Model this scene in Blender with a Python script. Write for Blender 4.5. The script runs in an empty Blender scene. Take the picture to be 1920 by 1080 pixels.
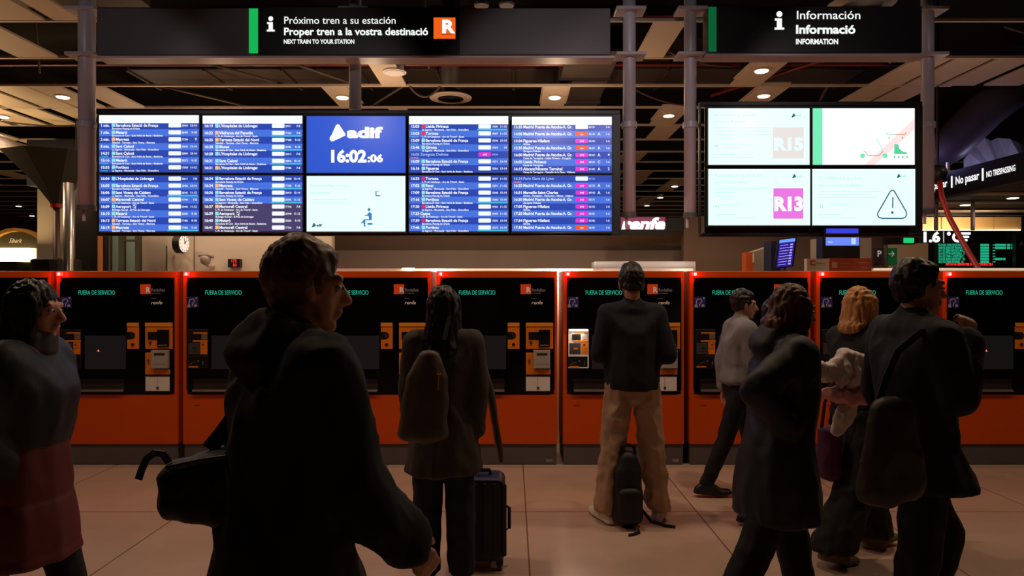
import bpy, bmesh, math, random
from mathutils import Vector, Matrix, noise
R = math.radians
S = bpy.context.scene
COL = S.collection
random.seed(7)

# ------------------------------------------------------------------ camera, world, light, exposure
FPX, CAMZ = 1280.0, 1.61                      # 24 mm lens on a 36 mm frame; eye height
cam = bpy.data.cameras.new('camera')
cam.lens = 24.0; cam.sensor_width = 36.0; cam.clip_start = 0.05; cam.clip_end = 200
cam_o = bpy.data.objects.new('camera', cam); COL.objects.link(cam_o)
cam_o.location = (0, 0, CAMZ); cam_o.rotation_euler = (R(90), 0, 0)
S.camera = cam_o
w = bpy.data.worlds.new('night'); S.world = w; w.use_nodes = True
w.node_tree.nodes['Background'].inputs[0].default_value = (0.9, 0.75, 0.65, 1)
w.node_tree.nodes['Background'].inputs[1].default_value = 0.0006
S.view_settings.view_transform = 'Standard'; S.view_settings.look = 'None'
S.view_settings.exposure = 0.0; S.view_settings.gamma = 1.0; S.view_settings.use_curve_mapping = False
try:
    S.cycles.use_denoising = True
    S.cycles.sample_clamp_indirect = 4.0
    S.cycles.max_bounces = 6; S.cycles.diffuse_bounces = 3; S.cycles.glossy_bounces = 3
    S.cycles.caustics_reflective = False; S.cycles.caustics_refractive = False
except Exception: pass

def lamp(name, kind, loc, energy, color, size=.1, rot=(0, 0, 0), cone=150, blend=.6):
    l = bpy.data.lights.new(name, kind); l.energy = energy; l.color = color
    if kind == 'SPOT':
        l.spot_size = R(cone); l.spot_blend = blend; l.shadow_soft_size = size
    elif kind == 'AREA':
        l.shape = 'DISK'; l.size = size
    else: l.shadow_soft_size = size
    o = bpy.data.objects.new(name, l); COL.objects.link(o); o.location = loc; o.rotation_euler = rot
    return o
WARM = (1.0, .70, .46); PALE = (1.0, .80, .62)
CEIL = 4.5
# the ceiling downlights of the hall (those in view get a fitting further down)
for x, y, e in [(-4.6, 4.2, 90), (-2.2, 4.6, 92), (.3, 4.5, 96), (2.4, 4.6, 90), (4.6, 4.4, 74),
                (-1.6, 3.0, 18), (2.2, 2.9, 10)]:
    lamp('hall_downlight', 'SPOT', (x, y, 4.42), e, WARM, .08, cone=140)
# added unseen spots that brighten the sign faces and poles
for x, e in [(-4.2, 70), (-2.2, 60), (.6, 120), (1.6, 60), (3.6, 70)]:
    lamp('sign_fill_spot', 'SPOT', (x, 2.6, 4.3), e, (1.0, .84, .82), .06, rot=(R(75), 0, 0), cone=42, blend=.4)
# downlights behind the row of machines
for x, y, e in [(-8.5, 10.4, 120), (-6.8, 10.3, 70), (-2.6, 10.35, 70), (.65, 10.35, 70), (3.3, 9.0, 55), (3.8, 10.3, 60), (2.6, 11.3, 50),
                (-5.2, 11.0, 70), (-3.8, 10.4, 60), (-1.0, 12.2, 60), (9.0, 10.5, 60), (7.4, 8.4, 40), (-7, 16, 90), (-11, 18, 120), (-8, 24, 90), (4.5, 16, 60), (6, 24, 80), (9.5, 14.0, 60)]:
    lamp('rear_downlight', 'SPOT', (x, y, 4.40), e, WARM, .08, cone=150)

# ------------------------------------------------------------------ materials
MATS = {}
def srgb(c):
    return tuple((v / 255 / 12.92) if v / 255 <= .04045 else ((v / 255 + .055) / 1.055) ** 2.4 for v in c) + (1.0,)
def mat(name, col, rough=.5, metal=0.0, emit=None, strength=0.0, spec=.5, vary=0.0, vscale=6.0, bump=0.0, bscale=40.0, coat=0.0, bdist=.01):
    if name in MATS: return MATS[name]
    m = bpy.data.materials.new(name); m.use_nodes = True; MATS[name] = m
    nt = m.node_tree; b = nt.nodes['Principled BSDF']
    c = srgb(col); b.inputs['Base Color'].default_value = c
    b.inputs['Roughness'].default_value = rough; b.inputs['Metallic'].default_value = metal
    b.inputs['Specular IOR Level'].default_value = spec
    if coat: b.inputs['Coat Weight'].default_value = coat; b.inputs['Coat Roughness'].default_value = .08
    if emit:
        b.inputs['Emission Color'].default_value = srgb(emit); b.inputs['Emission Strength'].default_value = strength
    if vary or bump:
        tc = nt.nodes.new('ShaderNodeTexCoord')
    if vary:
        n = nt.nodes.new('ShaderNodeTexNoise'); n.inputs['Scale'].default_value = vscale; n.inputs['Detail'].default_value = 5
        nt.links.new(tc.outputs['Object'], n.inputs['Vector'])
        mx = nt.nodes.new('ShaderNodeMix'); mx.data_type = 'RGBA'
        mx.inputs['A'].default_value = tuple(v * (1 - vary) for v in c[:3]) + (1,)
        mx.inputs['B'].default_value = tuple(min(1, v * (1 + vary)) for v in c[:3]) + (1,)
        nt.links.new(n.outputs['Fac'], mx.inputs['Factor']); nt.links.new(mx.outputs['Result'], b.inputs['Base Color'])
    if bump:
        n2 = nt.nodes.new('ShaderNodeTexNoise'); n2.inputs['Scale'].default_value = bscale; n2.inputs['Detail'].default_value = 4
        nt.links.new(tc.outputs['Object'], n2.inputs['Vector'])
        bp = nt.nodes.new('ShaderNodeBump'); bp.inputs['Strength'].default_value = bump; bp.inputs['Distance'].default_value = bdist
        nt.links.new(n2.outputs['Fac'], bp.inputs['Height']); nt.links.new(bp.outputs['Normal'], b.inputs['Normal'])
    return m
def glow(name, col, strength=1.0, rough=.25):
    return mat(name, (8, 8, 8), rough, emit=col, strength=strength, spec=.3)

def floor_material():
    m = bpy.data.materials.new('polished_tile'); m.use_nodes = True
    nt = m.node_tree; b = nt.nodes['Principled BSDF']
    tc = nt.nodes.new('ShaderNodeTexCoord'); mp = nt.nodes.new('ShaderNodeMapping')
    mp.inputs['Location'].default_value = (-.1, .01, 0)
    br = nt.nodes.new('ShaderNodeTexBrick'); br.offset = 0.0; br.squash = 1.0
    br.inputs['Scale'].default_value = 1.0; br.inputs['Brick Width'].default_value = 1.23; br.inputs['Row Height'].default_value = 1.23
    br.inputs['Mortar Size'].default_value = .005; br.inputs['Mortar Smooth'].default_value = .1
    br.inputs['Color1'].default_value = srgb((205, 176, 158)); br.inputs['Color2'].default_value = srgb((197, 168, 150)); br.inputs['Mortar'].default_value = srgb((120, 92, 80))
    n = nt.nodes.new('ShaderNodeTexNoise'); n.inputs['Scale'].default_value = 1.6; n.inputs['Detail'].default_value = 6; n.inputs['Distortion'].default_value = .6
    n3 = nt.nodes.new('ShaderNodeTexNoise'); n3.inputs['Scale'].default_value = 5; n3.inputs['Detail'].default_value = 8
    mx = nt.nodes.new('ShaderNodeMix'); mx.data_type = 'RGBA'; mx.blend_type = 'MULTIPLY'; mx.inputs['Factor'].default_value = .35
    cr = nt.nodes.new('ShaderNodeValToRGB'); cr.color_ramp.elements[0].position = .3; cr.color_ramp.elements[0].color = (.62, .55, .5, 1); cr.color_ramp.elements[1].position = .7
    rr = nt.nodes.new('ShaderNodeMapRange'); rr.inputs['To Min'].default_value = .12; rr.inputs['To Max'].default_value = .34
    L = nt.links.new
    L(tc.outputs['Object'], mp.inputs['Vector']); L(mp.outputs['Vector'], br.inputs['Vector'])
    L(tc.outputs['Object'], n.inputs['Vector']); L(tc.outputs['Object'], n3.inputs['Vector'])
    L(n.outputs['Fac'], cr.inputs['Fac']); L(br.outputs['Color'], mx.inputs['A']); L(cr.outputs['Color'], mx.inputs['B'])
    L(mx.outputs['Result'], b.inputs['Base Color']); L(n3.outputs['Fac'], rr.inputs['Value']); L(rr.outputs['Result'], b.inputs['Roughness'])
    b.inputs['Specular IOR Level'].default_value = .45
    MATS['floor'] = m; return m

# ------------------------------------------------------------------ mesh builder
GL = {}
def glyph(ch, weight):
    k = (ch, weight)
    if k in GL: return GL[k]
    c = bpy.data.curves.new('g', 'FONT'); c.resolution_u = 3; c.offset = weight
    o = bpy.data.objects.new('g', c); COL.objects.link(o)
    def wid(s):
        c.body = s; bpy.context.view_layer.update()
        e = o.evaluated_get(bpy.context.evaluated_depsgraph_get()); me = e.to_mesh()
        xs = [v.co.x for v in me.vertices]; r = (max(xs) - min(xs)) if xs else 0
        e.to_mesh_clear(); return r
    adv = wid('I' + ch + 'I') - wid('II')
    vs, fs = [], []
    if ch != ' ':
        c.body = ch; bpy.context.view_layer.update()
        e = o.evaluated_get(bpy.context.evaluated_depsgraph_get()); me = e.to_mesh()
        vs = [(v.co.x, v.co.y) for v in me.vertices]; fs = [tuple(p.vertices) for p in me.polygons]
        e.to_mesh_clear()
    bpy.data.objects.remove(o); bpy.data.curves.remove(c)
    GL[k] = (vs, fs, adv); return GL[k]

OFF = {}
class MB:
    """Collects shapes in world coordinates (or a thing's own coordinates) and links them as one mesh object."""
    def __init__(self): self.v, self.f, self.m, self.mats = [], [], [], []
    def mi(self, mt):
        if mt not in self.mats: self.mats.append(mt)
        return self.mats.index(mt)
    def add(self, vs, fs, mt):
        o = len(self.v); self.v += [tuple(p) for p in vs]; i = self.mi(mt)
        for f in fs: self.f.append(tuple(k + o for k in f)); self.m.append(i)
        return self
    def box(self, x0, x1, y0, y1, z0, z1, mt):
        vs = [(x, y, z) for x in (x0, x1) for y in (y0, y1) for z in (z0, z1)]
        return self.add(vs, [(0, 1, 3, 2), (4, 6, 7, 5), (0, 4, 5, 1), (2, 3, 7, 6), (0, 2, 6, 4), (1, 5, 7, 3)], mt)
    def prism(self, poly, y0, y1, mt):            # outline in x,z pushed along y
        n = len(poly); vs = [(x, y0, z) for x, z in poly] + [(x, y1, z) for x, z in poly]
        return self.add(vs, [tuple(range(n)), tuple(range(2 * n - 1, n - 1, -1))] + [(i, i + n, (i + 1) % n + n, (i + 1) % n) for i in range(n)], mt)
    def rrect(self, x0, x1, z0, z1, r, y0, y1, mt, seg=5):
        p = []
        for cx, cz, a in ((x1 - r, z1 - r, 0), (x0 + r, z1 - r, 90), (x0 + r, z0 + r, 180), (x1 - r, z0 + r, 270)):
            for k in range(seg + 1):
                t = R(a + 90 * k / seg); p.append((cx + r * math.cos(t), cz + r * math.sin(t)))
        return self.prism(p, y0, y1, mt)
    def tube(self, pts, r, mt, seg=10):
        pts = [Vector(p) for p in pts]; rs = r if isinstance(r, (list, tuple)) else [r] * len(pts)
        vs, fs = [], []
        for i, p in enumerate(pts):
            d = (pts[min(i + 1, len(pts) - 1)] - pts[max(i - 1, 0)]).normalized()
            u = d.cross(Vector((0, 0, 1)) if abs(d.z) < .9 else Vector((1, 0, 0))).normalized(); w_ = d.cross(u)
            for k in range(seg):
                a = 2 * math.pi * k / seg; vs.append(p + (u * math.cos(a) + w_ * math.sin(a)) * rs[i])
        for i in range(len(pts) - 1):
            for k in range(seg): fs.append((i * seg + k, i * seg + (k + 1) % seg, (i + 1) * seg + (k + 1) % seg, (i + 1) * seg + k))
        fs.append(tuple(range(seg))); e = (len(pts) - 1) * seg; fs.append(tuple(e + k for k in reversed(range(seg))))
        return self.add(vs, fs, mt)
    def lathe(self, c, prof, mt, seg=24, axis='z'):  # prof: (radius, height) along axis
        vs, fs = [], []
        for r, h in prof:
            for k in range(seg):
                a = 2 * math.pi * k / seg
                q = (r * math.cos(a), r * math.sin(a), h) if axis == 'z' else (r * math.cos(a), h, r * math.sin(a)) if axis == 'y' else (h, r * math.cos(a), r * math.sin(a))
                vs.append((c[0] + q[0], c[1] + q[1], c[2] + q[2]))
        for i in range(len(prof) - 1):
            for k in range(seg): fs.append((i * seg + k, i * seg + (k + 1) % seg, (i + 1) * seg + (k + 1) % seg, (i + 1) * seg + k))
        fs.append(tuple(range(seg))); e = (len(prof) - 1) * seg; fs.append(tuple(e + k for k in reversed(range(seg))))
        return self.add(vs, fs, mt)
    def text(self, s, u, v, h, fn, mt, weight=0.0, xs=1.0, align='l', italic=0.0, gap=0.0, fit=None):
        """h is the capital height; fit the run width; fn maps flat (u, v) to a point."""
        k = h / .70; tot = sum(glyph(c, weight)[2] + gap for c in s) * k * xs
        if fit: xs *= fit / tot; tot = fit
        u0 = u - (tot if align == 'r' else tot / 2 if align == 'c' else 0)
        for c in s:
            vs, fs, adv = glyph(c, weight)
            if vs: self.add([fn(u0 + (x + y * italic) * k * xs, v + y * k) for x, y in vs], fs, mt)
            u0 += (adv + gap) * k * xs
        return self
    def build(self, name, parent=None, bevel=0.0, smooth=False, local=False):
        off = Vector((0, 0, 0)) if (parent is None or local) else OFF.get(parent.name, Vector((0, 0, 0)))
        me = bpy.data.meshes.new(name)
        me.from_pydata([tuple(Vector(p) - off) for p in self.v], [], self.f); me.update()
        for m in self.mats: me.materials.append(m)
        me.polygons.foreach_set('material_index', self.m)
        bm = bmesh.new(); bm.from_mesh(me); bmesh.ops.recalc_face_normals(bm, faces=bm.faces); bm.to_mesh(me); bm.free()
        if smooth: me.shade_smooth()
        o = bpy.data.objects.new(name, me); COL.objects.link(o)
        if bevel:
            b = o.modifiers.new('edge', 'BEVEL'); b.width = bevel; b.segments = 2; b.limit_method = 'ANGLE'; b.angle_limit = R(50)
        if parent: o.parent = parent; OFF[o.name] = off
        return o
def tag(o, label=None, cat=None, group=None, kind=None):
    if label: o['label'] = label
    if cat: o['category'] = cat
    if group: o['group'] = group
    if kind: o['kind'] = kind
    return o
def thing(name, loc, label, cat, group=None, rz=0.0):
    o = bpy.data.objects.new(name, None); COL.objects.link(o); o.empty_display_size = .1
    o.location = loc; o.rotation_euler = (0, 0, rz); OFF[o.name] = Vector(loc)
    return tag(o, label, cat, group)
def struct(name, mb, **k): return tag(mb.build(name, **k), kind='structure')
def FL(d): return 540 + CAMZ * FPX / d          # where the floor lies at distance d
def PX(px, d): return (px - 960) * d / FPX       # real sizes read off the photo at distance d
def PZ(py, d): return CAMZ - (py - 540) * d / FPX
class Flat(MB):
    """Shapes on an upright plane at distance d, measured in photo units."""
    def __init__(self, d): super().__init__(); self.d = d
    def rect(self, x0, y0, x1, y1, mt, front=0.0, back=.01):
        d = self.d; return self.box(PX(x0, d), PX(x1, d), d - front, d + back, PZ(y1, d), PZ(y0, d), mt)
    def quad(self, pts, mt, lift=.001):
        d = self.d; return self.add([(PX(x, d), d - lift, PZ(y, d)) for x, y in pts], [tuple(range(len(pts)))], mt)
    def q(self, x0, y0, x1, y1, mt, lift=.001): return self.quad([(x0, y1), (x1, y1), (x1, y0), (x0, y0)], mt, lift)
    def disc(self, cx, cy, r, mt, lift=.001, n=16): return self.quad([(cx + r * math.cos(6.2832 * k / n), cy + r * math.sin(6.2832 * k / n)) for k in range(n)], mt, lift)
    def line(self, pts, wd, mt, lift=.0015):
        for (x0, y0), (x1, y1) in zip(pts, pts[1:]):
            L = math.hypot(x1 - x0, y1 - y0) or 1; nx, ny = -(y1 - y0) / L * wd / 2, (x1 - x0) / L * wd / 2
            self.quad([(x0 + nx, y0 + ny), (x1 + nx, y1 + ny), (x1 - nx, y1 - ny), (x0 - nx, y0 - ny)], mt, lift)
        return self
    def rq(self, x0, y0, x1, y1, r, mt, lift=.001, seg=4):
        p = []
        for cx, cy, a in ((x1 - r, y1 - r, 0), (x0 + r, y1 - r, 90), (x0 + r, y0 + r, 180), (x1 - r, y0 + r, 270)):
            for k in range(seg + 1):
                t = R(a + 90 * k / seg); p.append((cx + r * math.cos(t), cy + r * math.sin(t)))
        return self.quad(p, mt, lift)
    def pt(self, s, x, base, h, mt, lift=.002, **k):
        d = self.d
        if 'fit' in k: k['fit'] *= d / FPX
        return self.text(s, PX(x, d), PZ(base, d), h * d / FPX, lambda u, v: (u, d - lift, v), mt, **k)

# shared materials
M = dict(
    black=mat('black_metal', (14, 14, 16), .45), dark=mat('anthracite_metal', (84, 80, 84), .35, spec=.5),
    pole=mat('grey_painted_steel', (178, 172, 182), .38, vary=.1), steel=mat('brushed_steel', (175, 170, 165), .28, metal=.9),
    rail=mat('painted_rail', (190, 176, 160), .5), panel=mat('ceiling_panel_paint', (196, 178, 156), .6, vary=.08, vscale=2),
    void=mat('dark_void', (20, 15, 12), .95), duct=mat('sheet_metal_duct', (62, 52, 46), .6, vary=.3),
    redpipe=mat('red_sprinkler_pipe', (120, 18, 12), .45), cable=mat('cable_sheath', (95, 78, 66), .7),
    orange=mat('orange_enamel', (208, 78, 4), .38, vary=.05, vscale=3, spec=.35), orange2=mat('amber_plastic', (235, 128, 22), .42),
    glass=mat('black_glass', (6, 6, 7), .18, spec=.4), plinth=mat('grey_plinth', (86, 82, 86), .5, vary=.08),
    cream=mat('cream_wall', (205, 192, 178), .8, vary=.05, vscale=1.5), brown=mat('brown_wall_panel', (120, 98, 78), .7, vary=.12, vscale=2),
    white=mat('white_paint', (225, 220, 215), .6), paper=mat('printed_paper', (225, 218, 214), .8),
    lite=glow('lamp_diffuser', (255, 214, 170), 9.0), litstrip=glow('lit_strip', (255, 226, 180), 3.0),
    wt=glow('white_light', (255, 255, 255), 1.15), gwt=glow('signal_white', (250, 255, 252), 1.0),
    green=glow('green_light', (20, 190, 90), .9), gdim=glow('dim_green_light', (10, 110, 60), .7), led=glow('green_diodes', (40, 200, 150), .75),
    redled=glow('red_diodes', (255, 40, 40), 1.4), orangelit=glow('orange_light', (250, 100, 25), .95),
)
# ------------------------------------------------------------------ the setting
struct('floor', MB().box(-22, 22, -4, 34, -.2, 0, floor_material()))
struct('ceiling', MB().box(-22, 22, -4, 34, 6.2, 6.4, M['void']))
struct('wall_back', MB().box(-22, 22, 33.8, 34, 0, 6.2, M['brown']))
struct('wall_left', MB().box(-22.2, -22, -4, 34, 0, 6.2, M['brown']))
struct('wall_right', MB().box(22, 22.2, -4, 34, 0, 6.2, M['brown']))
RAIL0, STEP = 6.22, 1.19
rail_y = [RAIL0 + STEP * k for k in range(23)]
for k, y in enumerate(rail_y):                       # open ceiling: cross rails with loose strips laid between
    x1 = 6.3 if 2 < k < 7 else 16
    struct('ceiling_rail', MB().box(-20, x1, y - .02, y + .02, CEIL, CEIL + .032, M['rail']))
strips = {0: [(-7.3, .42), (-6.75, .42), (-5.55, .5), (-4.95, .3)],
          1: [(-7.5, .5), (-6.2, .5), (1.55, .35)],
          2: [(-1.86, .35), (3.12, .42), (5.1, .45), (5.62, .45), (6.15, .46), (6.75, .5), (7.35, .5)],
          3: [(-8.1, .5), (-7.5, .5), (-6.95, .42), (-6.35, .45), (-2.75, .36), (.45, .37), (3.6, .4), (5.1, .45), (5.62, .45)],
          4: [(-9.4, .5), (-8.75, .5), (-8.1, .42), (-7.45, .5), (2.44, .42), (-2.0, .3)],
          5: [(-10.2, .6), (2.6, .42)], 6: [(-10.5, .6), (-9.7, .5), (-8.9, .5), (-8.1, .5)], 7: [(-8.7, .5), (2.4, .5)]}
for k in range(8, 22):
    strips[k] = [(x + random.uniform(-.2, .2), .5) for x in [-16, -15, -14, -13, -12, -11.2, -10.3, -9.4, -8.5, 2.2, 3.1, 4.2] if random.random() < .45]
for k, lst in strips.items():
    for x, wd in lst:
        struct('ceiling_panel', MB().box(x, x + wd, rail_y[k] + .02, rail_y[k] + STEP - .02, CEIL + .004, CEIL + .03, M['panel']))
# walls and partitions behind the machines
pb = MB().box(PX(600, 7.1), PX(1300, 7.1), 7.1, 7.16, 0, PZ(503.5, 7.1), mat('lit_partition', (238, 226, 205), .5)).box(PX(1300, 7.1), PX(1640, 7.1), 7.1, 7.16, 0, PZ(509, 7.1), MATS['lit_partition'])
struct('wall_partition', pb)
struct('trim_4', MB().box(PX(822, 7.08), PX(1112, 7.08), 7.06, 7.1, PZ(507, 7.08), PZ(503.8, 7.08), mat('glow_edge', (235, 220, 195), .5, emit=(240, 222, 190), strength=.55)))  # edge made to glow for the bright line of light along the partition
struct('trim_5', MB().box(PX(1640, 7.08), PX(2000, 7.08), 7.06, 7.1, PZ(507, 7.08), PZ(502.6, 7.08), MATS['glow_edge']))
for px, e in ((1051, 9), (817, 4), (1288, 1.2)): lamp('gap_fill_light', 'POINT', (PX(px, 6.93), 6.93, 1.78), e, (1, .93, .82), .03)  # added unseen lamps brighten the partition behind the machine gaps
struct('wall_partition_right', MB().box(PX(1640, 7.1), PX(2050, 7.1), 7.1, 7.16, 0, PZ(503, 7.1), mat('lit_partition', (238, 226, 205), .5)))
struct('wall_cream', MB().box(PX(365, 12), PX(622, 12), 12, 12.2, 0, 3.9, M['cream']))
struct('wall_grey', MB().box(PX(262, 13.2), PX(345, 13.2), 13.2, 13.4, 0, 3.9, M['cream']).box(PX(318, 12.1), PX(367, 12.1), 12.02, 12.22, 0, 3.9, M['cream']))
struct('trim_1', MB().box(PX(193, 11.7), PX(199.5, 11.7), 11.55, 11.75, 0, 3.6, mat('wooden_jamb', (190, 120, 70), .6)))
struct('wall_brown', MB().box(PX(610, 15), PX(1282, 15), 15, 15.2, PZ(470, 15), PZ(432, 15), M['brown']).box(PX(610, 14.9), PX(1282, 14.9), 14.8, 15.2, 0, PZ(470, 14.9), mat('pale_wall_panel', (150, 136, 126), .7, vary=.08, vscale=1)))
struct('wall_centre', MB().box(PX(1282, 14), PX(1660, 14), 14, 14.2, 0, PZ(405, 14), mat('brown_plaster', (128, 106, 88), .8, vary=.1, vscale=1.2)))
struct('wall_right_hall', MB().box(PX(1655, 17), PX(1790, 17), 17, 17.2, 0, PZ(456, 17), M['brown']))
struct('pillar', MB().box(PX(141, 11.6), PX(196, 11.6), 11.6, 11.72, 0, 4.49, mat('black_cladding', (22, 20, 22), .4)))
struct('column_left', MB().box(PX(70, 13), PX(136, 13), 13, 13.8, 0, 3.5, mat('grey_render', (104, 96, 88), .8)))
struct('beam_left', MB().box(PX(50, 12.6), PX(185, 12.6), 12.6, 13.9, 3.5, 4.35, mat('navy_bulkhead', (30, 34, 48), .6)))
# glazed office front on the left
dw = Flat(12.6); gr = mat('dark_green_frame', (70, 70, 62), .5)
for x0, x1 in ((200, 206), (222, 232), (253, 262)): dw.rect(x0, 425, x1, 640, gr, back=.08)
dw.rect(200, 418, 262, 430, gr, back=.08); dw.rect(232, 449, 253, 453, gr, back=.06)
wo = tag(dw.build('window_1'), kind='structure')
gl = bpy.data.materials.new('window_glass'); gl.use_nodes = True
gb = gl.node_tree.nodes['Principled BSDF']; gb.inputs['Transmission Weight'].default_value = 1.0; gb.inputs['Roughness'].default_value = .02
gb.inputs['Base Color'].default_value = (.75, .9, .82, 1); gb.inputs['IOR'].default_value = 1.1
Flat(12.64).rect(206, 430, 253, 640, gl, back=.01).build('window_pane', wo)
struct('wall_office', MB().box(PX(196, 15), PX(272, 15), 15, 15.1, 0, 3.6, mat('pale_green_wall', (186, 196, 182), .8)))
struct('door_1', Flat(13.15).rect(311, 461, 320, 640, mat('teal_door', (70, 92, 88), .4), back=.04))
lamp('office_light', 'POINT', (PX(250, 14), 13.9, 3.2), 22, PALE, .1)
lamp('lobby_light', 'POINT', (PX(300, 12.6), 12.4, 3.3), 16, WARM, .1)
lamp('cream_wall_light', 'POINT', (PX(430, 11), 10.7, 3.6), 34, WARM, .1)
lamp('counter_light', 'POINT', (.6, 9.3, 3.6), 40, WARM, .1)
lamp('counter_light', 'POINT', (-1.9, 9.3, 3.6), 36, WARM, .1)
lamp('counter_light', 'POINT', (5.4, 8.2, 3.2), 10, WARM, .1)
# lowered soffit and fascia of the right-hand passage
XF = 7.55
struct('ceiling_soffit', MB().box(XF + .16, 16, 7.0, 14.6, 3.22, 3.26, mat('dim_soffit', (70, 62, 54), .6)).box(XF + .16, 16, 14.6, 14.7, 3.16, 3.6, M['black']))
for k in range(5): struct('ceiling_slat', MB().box(XF + .15, 15, 9.0 + k * 1.2, 9.25 + k * 1.2, 3.19, 3.215, M['panel']))
wb = Flat(15.0)
for x0, x1 in ((1728, 1764), (1766, 1863), (1865, 1915)): wb.rect(x0, 407, x1, 431, mat('tan_glass_panel', (196, 160, 104), .5), back=.05)
struct('wall_tan', wb)
lamp('tan_panel_fill', 'AREA', (PX(1840, 14.0), 14.0, 2.75), 26, WARM, .3, rot=(R(105), 0, 0))  # added area lamps, aimed up to brighten the tan panels
lamp('tan_panel_fill', 'AREA', (PX(1760, 14.0), 14.0, 2.75), 20, WARM, .3, rot=(R(105), 0, 0))
struct('trim_2', Flat(14.95).rect(1728, 430.2, 1914, 432.4, M['litstrip'], back=.03))

# ------------------------------------------------------------------ services in the open ceiling void
def pipe(name, pts, r, m, label, cat='pipe', group=None): return tag(MB().tube(pts, r, m).build(name, smooth=True), label, cat, group)
pipe('sprinkler_pipe', [(-9, 9.3, 4.66), (-.5, 9.3, 4.66), (9, 9.3, 4.66)], .028, M['redpipe'], 'long red sprinkler pipe running across the void just under the wide sign')
pipe('sprinkler_pipe', [(1.1, 7.41, 4.556), (2.6, 7.41, 4.556)], .022, M['redpipe'], 'short red pipe high between the two black signs')
pipe('sprinkler_pipe', [(3.1, 10.6, 4.6), (4.5, 8.0, 4.552)], .022, M['redpipe'], 'slanting red pipe under the information sign')
for x0, x1, y0, y1, z0, z1, lb in [(-6, 5.5, 10.6, 11.6, 5.0, 5.5, 'broad brown air duct crossing the void above the departure boards'),
                                  (-10, -4.5, 8.0, 8.5, 5.1, 5.5, 'dark air duct in the void above the left-hand hanging pole'),
                                  (.7, 1.4, 8.6, 16, 4.62, 4.92, 'dark duct running away from the camera above the fourth board column')]:
    b = MB().box(x0, x1, y0, y1, z0, z1, M['duct'])
    if x1 - x0 > 2:
        for k in range(int((x1 - x0) / 1.2)): b.box(x0 + 1.2 * k, x0 + 1.2 * k + .05, y0 - .03, y1 + .03, z0 - .03, z1 + .03, M['duct'])
    else:
        for k in range(6): b.box(x0 - .03, x1 + .03, y0 + 1.2 * k, y0 + 1.2 * k + .05, z0 - .03, z1 + .03, M['duct'])
    tag(b.build('air_duct', bevel=.01), lb, 'duct')
def sag(a, b, dip, n=9): return [(a[0] + (b[0] - a[0]) * k / n, a[1] + (b[1] - a[1]) * k / n, a[2] + (b[2] - a[2]) * k / n - dip * 4 * (k / n) * (1 - k / n)) for k in range(n + 1)]
for a, b, dp, lb in [((2.0, 8.7, 4.62), (3.5, 9.6, 4.8), .12, 'grey cable sagging beside the pole between the two signs'),
                     ((1.6, 9.79, 4.55), (3.0, 10.98, 4.55), .1, 'loose grey cable drooping above the fifth board column'),
                     ((-9.5, 9.7, 4.85), (-7.0, 9.0, 4.95), .2, 'thin cable looping in the dark void at upper left'),
                     ((-9.2, 10.98, 4.55), (-7.4, 12.17, 4.55), .16, 'pale cable sagging under the left rails'),
                     ((6.2, 8.6, 4.9), (8.5, 8.6, 5.0), .22, 'pale cable sagging at the top right corner'),
                     ((-1.5, 9.79, 4.55), (-1.0, 9.79, 4.55), .2, 'thin black cable loop beside the round air diffuser')]:
    pipe('cable', sag(a, b, dp), .014, M['cable'], lb, 'cable')
for (x, y), lb in [((-6.5, 9.2), 'thin hanger rod in the void left of the wide sign'), ((-1.2, 9.0), 'thin hanger rod below the middle of the wide sign'), ((4.8, 8.8), 'thin hanger rod under the information sign')]:
    pipe('hanger_rod', [(x, y, 6.2), (x + .1, y + .05, 4.52)], .014, M['cable'], lb, 'rod')
for k, (x, y, sx) in enumerate([(-4.2, 8.6, .9), (-3.1, 8.55, .8), (-1.5, 9.8, -.8), (4.55, 9.79, .4), (-5.2, 9.79, .9)]):
    pipe('strut_bar', [(x, y, 4.545), (x + sx, y + 1.3, 4.56)], .018, mat('dull_strut', (80, 64, 52), .7),
         ['slanting strut left under the wide sign', 'second slanting strut under the wide sign', 'slanting strut beside the round air diffuser', 'slanting strut behind the information sign', 'slanting strut above the leftmost board column'][k], 'strut')
def diffuser(x, y, r, lb):
    t = thing('air_diffuser', (x, y, CEIL), lb, 'air vent')
    MB().lathe((x, y, CEIL), [(r, 0), (r, .015), (r * .9, .03)], M['panel'], 32).build('rim', t, smooth=True)
    b = MB()
    for k in range(4): b.lathe((x, y, CEIL), [(r * (.82 - .2 * k), -.012), (r * (.72 - .2 * k), .01)], M['panel'], 28)
    b.build('cone', t, smooth=True)
    MB().tube([(x, y, CEIL + .02), (x, y, 6.2)], r * .45, M['duct'], 16).build('neck', t, smooth=True)
diffuser(PX(845, 10.4), 10.4, .32, 'round slotted air diffuser above the clock screen')
diffuser(3.57, 6.98, .33, 'round air diffuser cut off by the top edge over the information sign')
def downlight(px, py, lb, z=CEIL, on=True, r=.085):
    d = FPX * (z - .02 - CAMZ) / (540 - py); x = PX(px, d)
    t = thing('ceiling_downlight', (x, d, z), lb, 'ceiling light', 'round ceiling downlights')
    MB().lathe((x, d, z), [(r * 1.22, -.004), (r * 1.2, -.014), (r, -.016), (r, 0), (r * .9, .1)], M['white'], 24).build('rim', t, smooth=True)
    MB().lathe((x, d, z), [(r, -.018), (r * .98, -.024)], M['lite'] if on else M['white'], 24).build('diffuser', t)
    if on and d < 12.5: lamp('downlight_glow', 'SPOT', (x, d, z - .05), 30, WARM, .06, cone=165)
    return x, d
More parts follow.
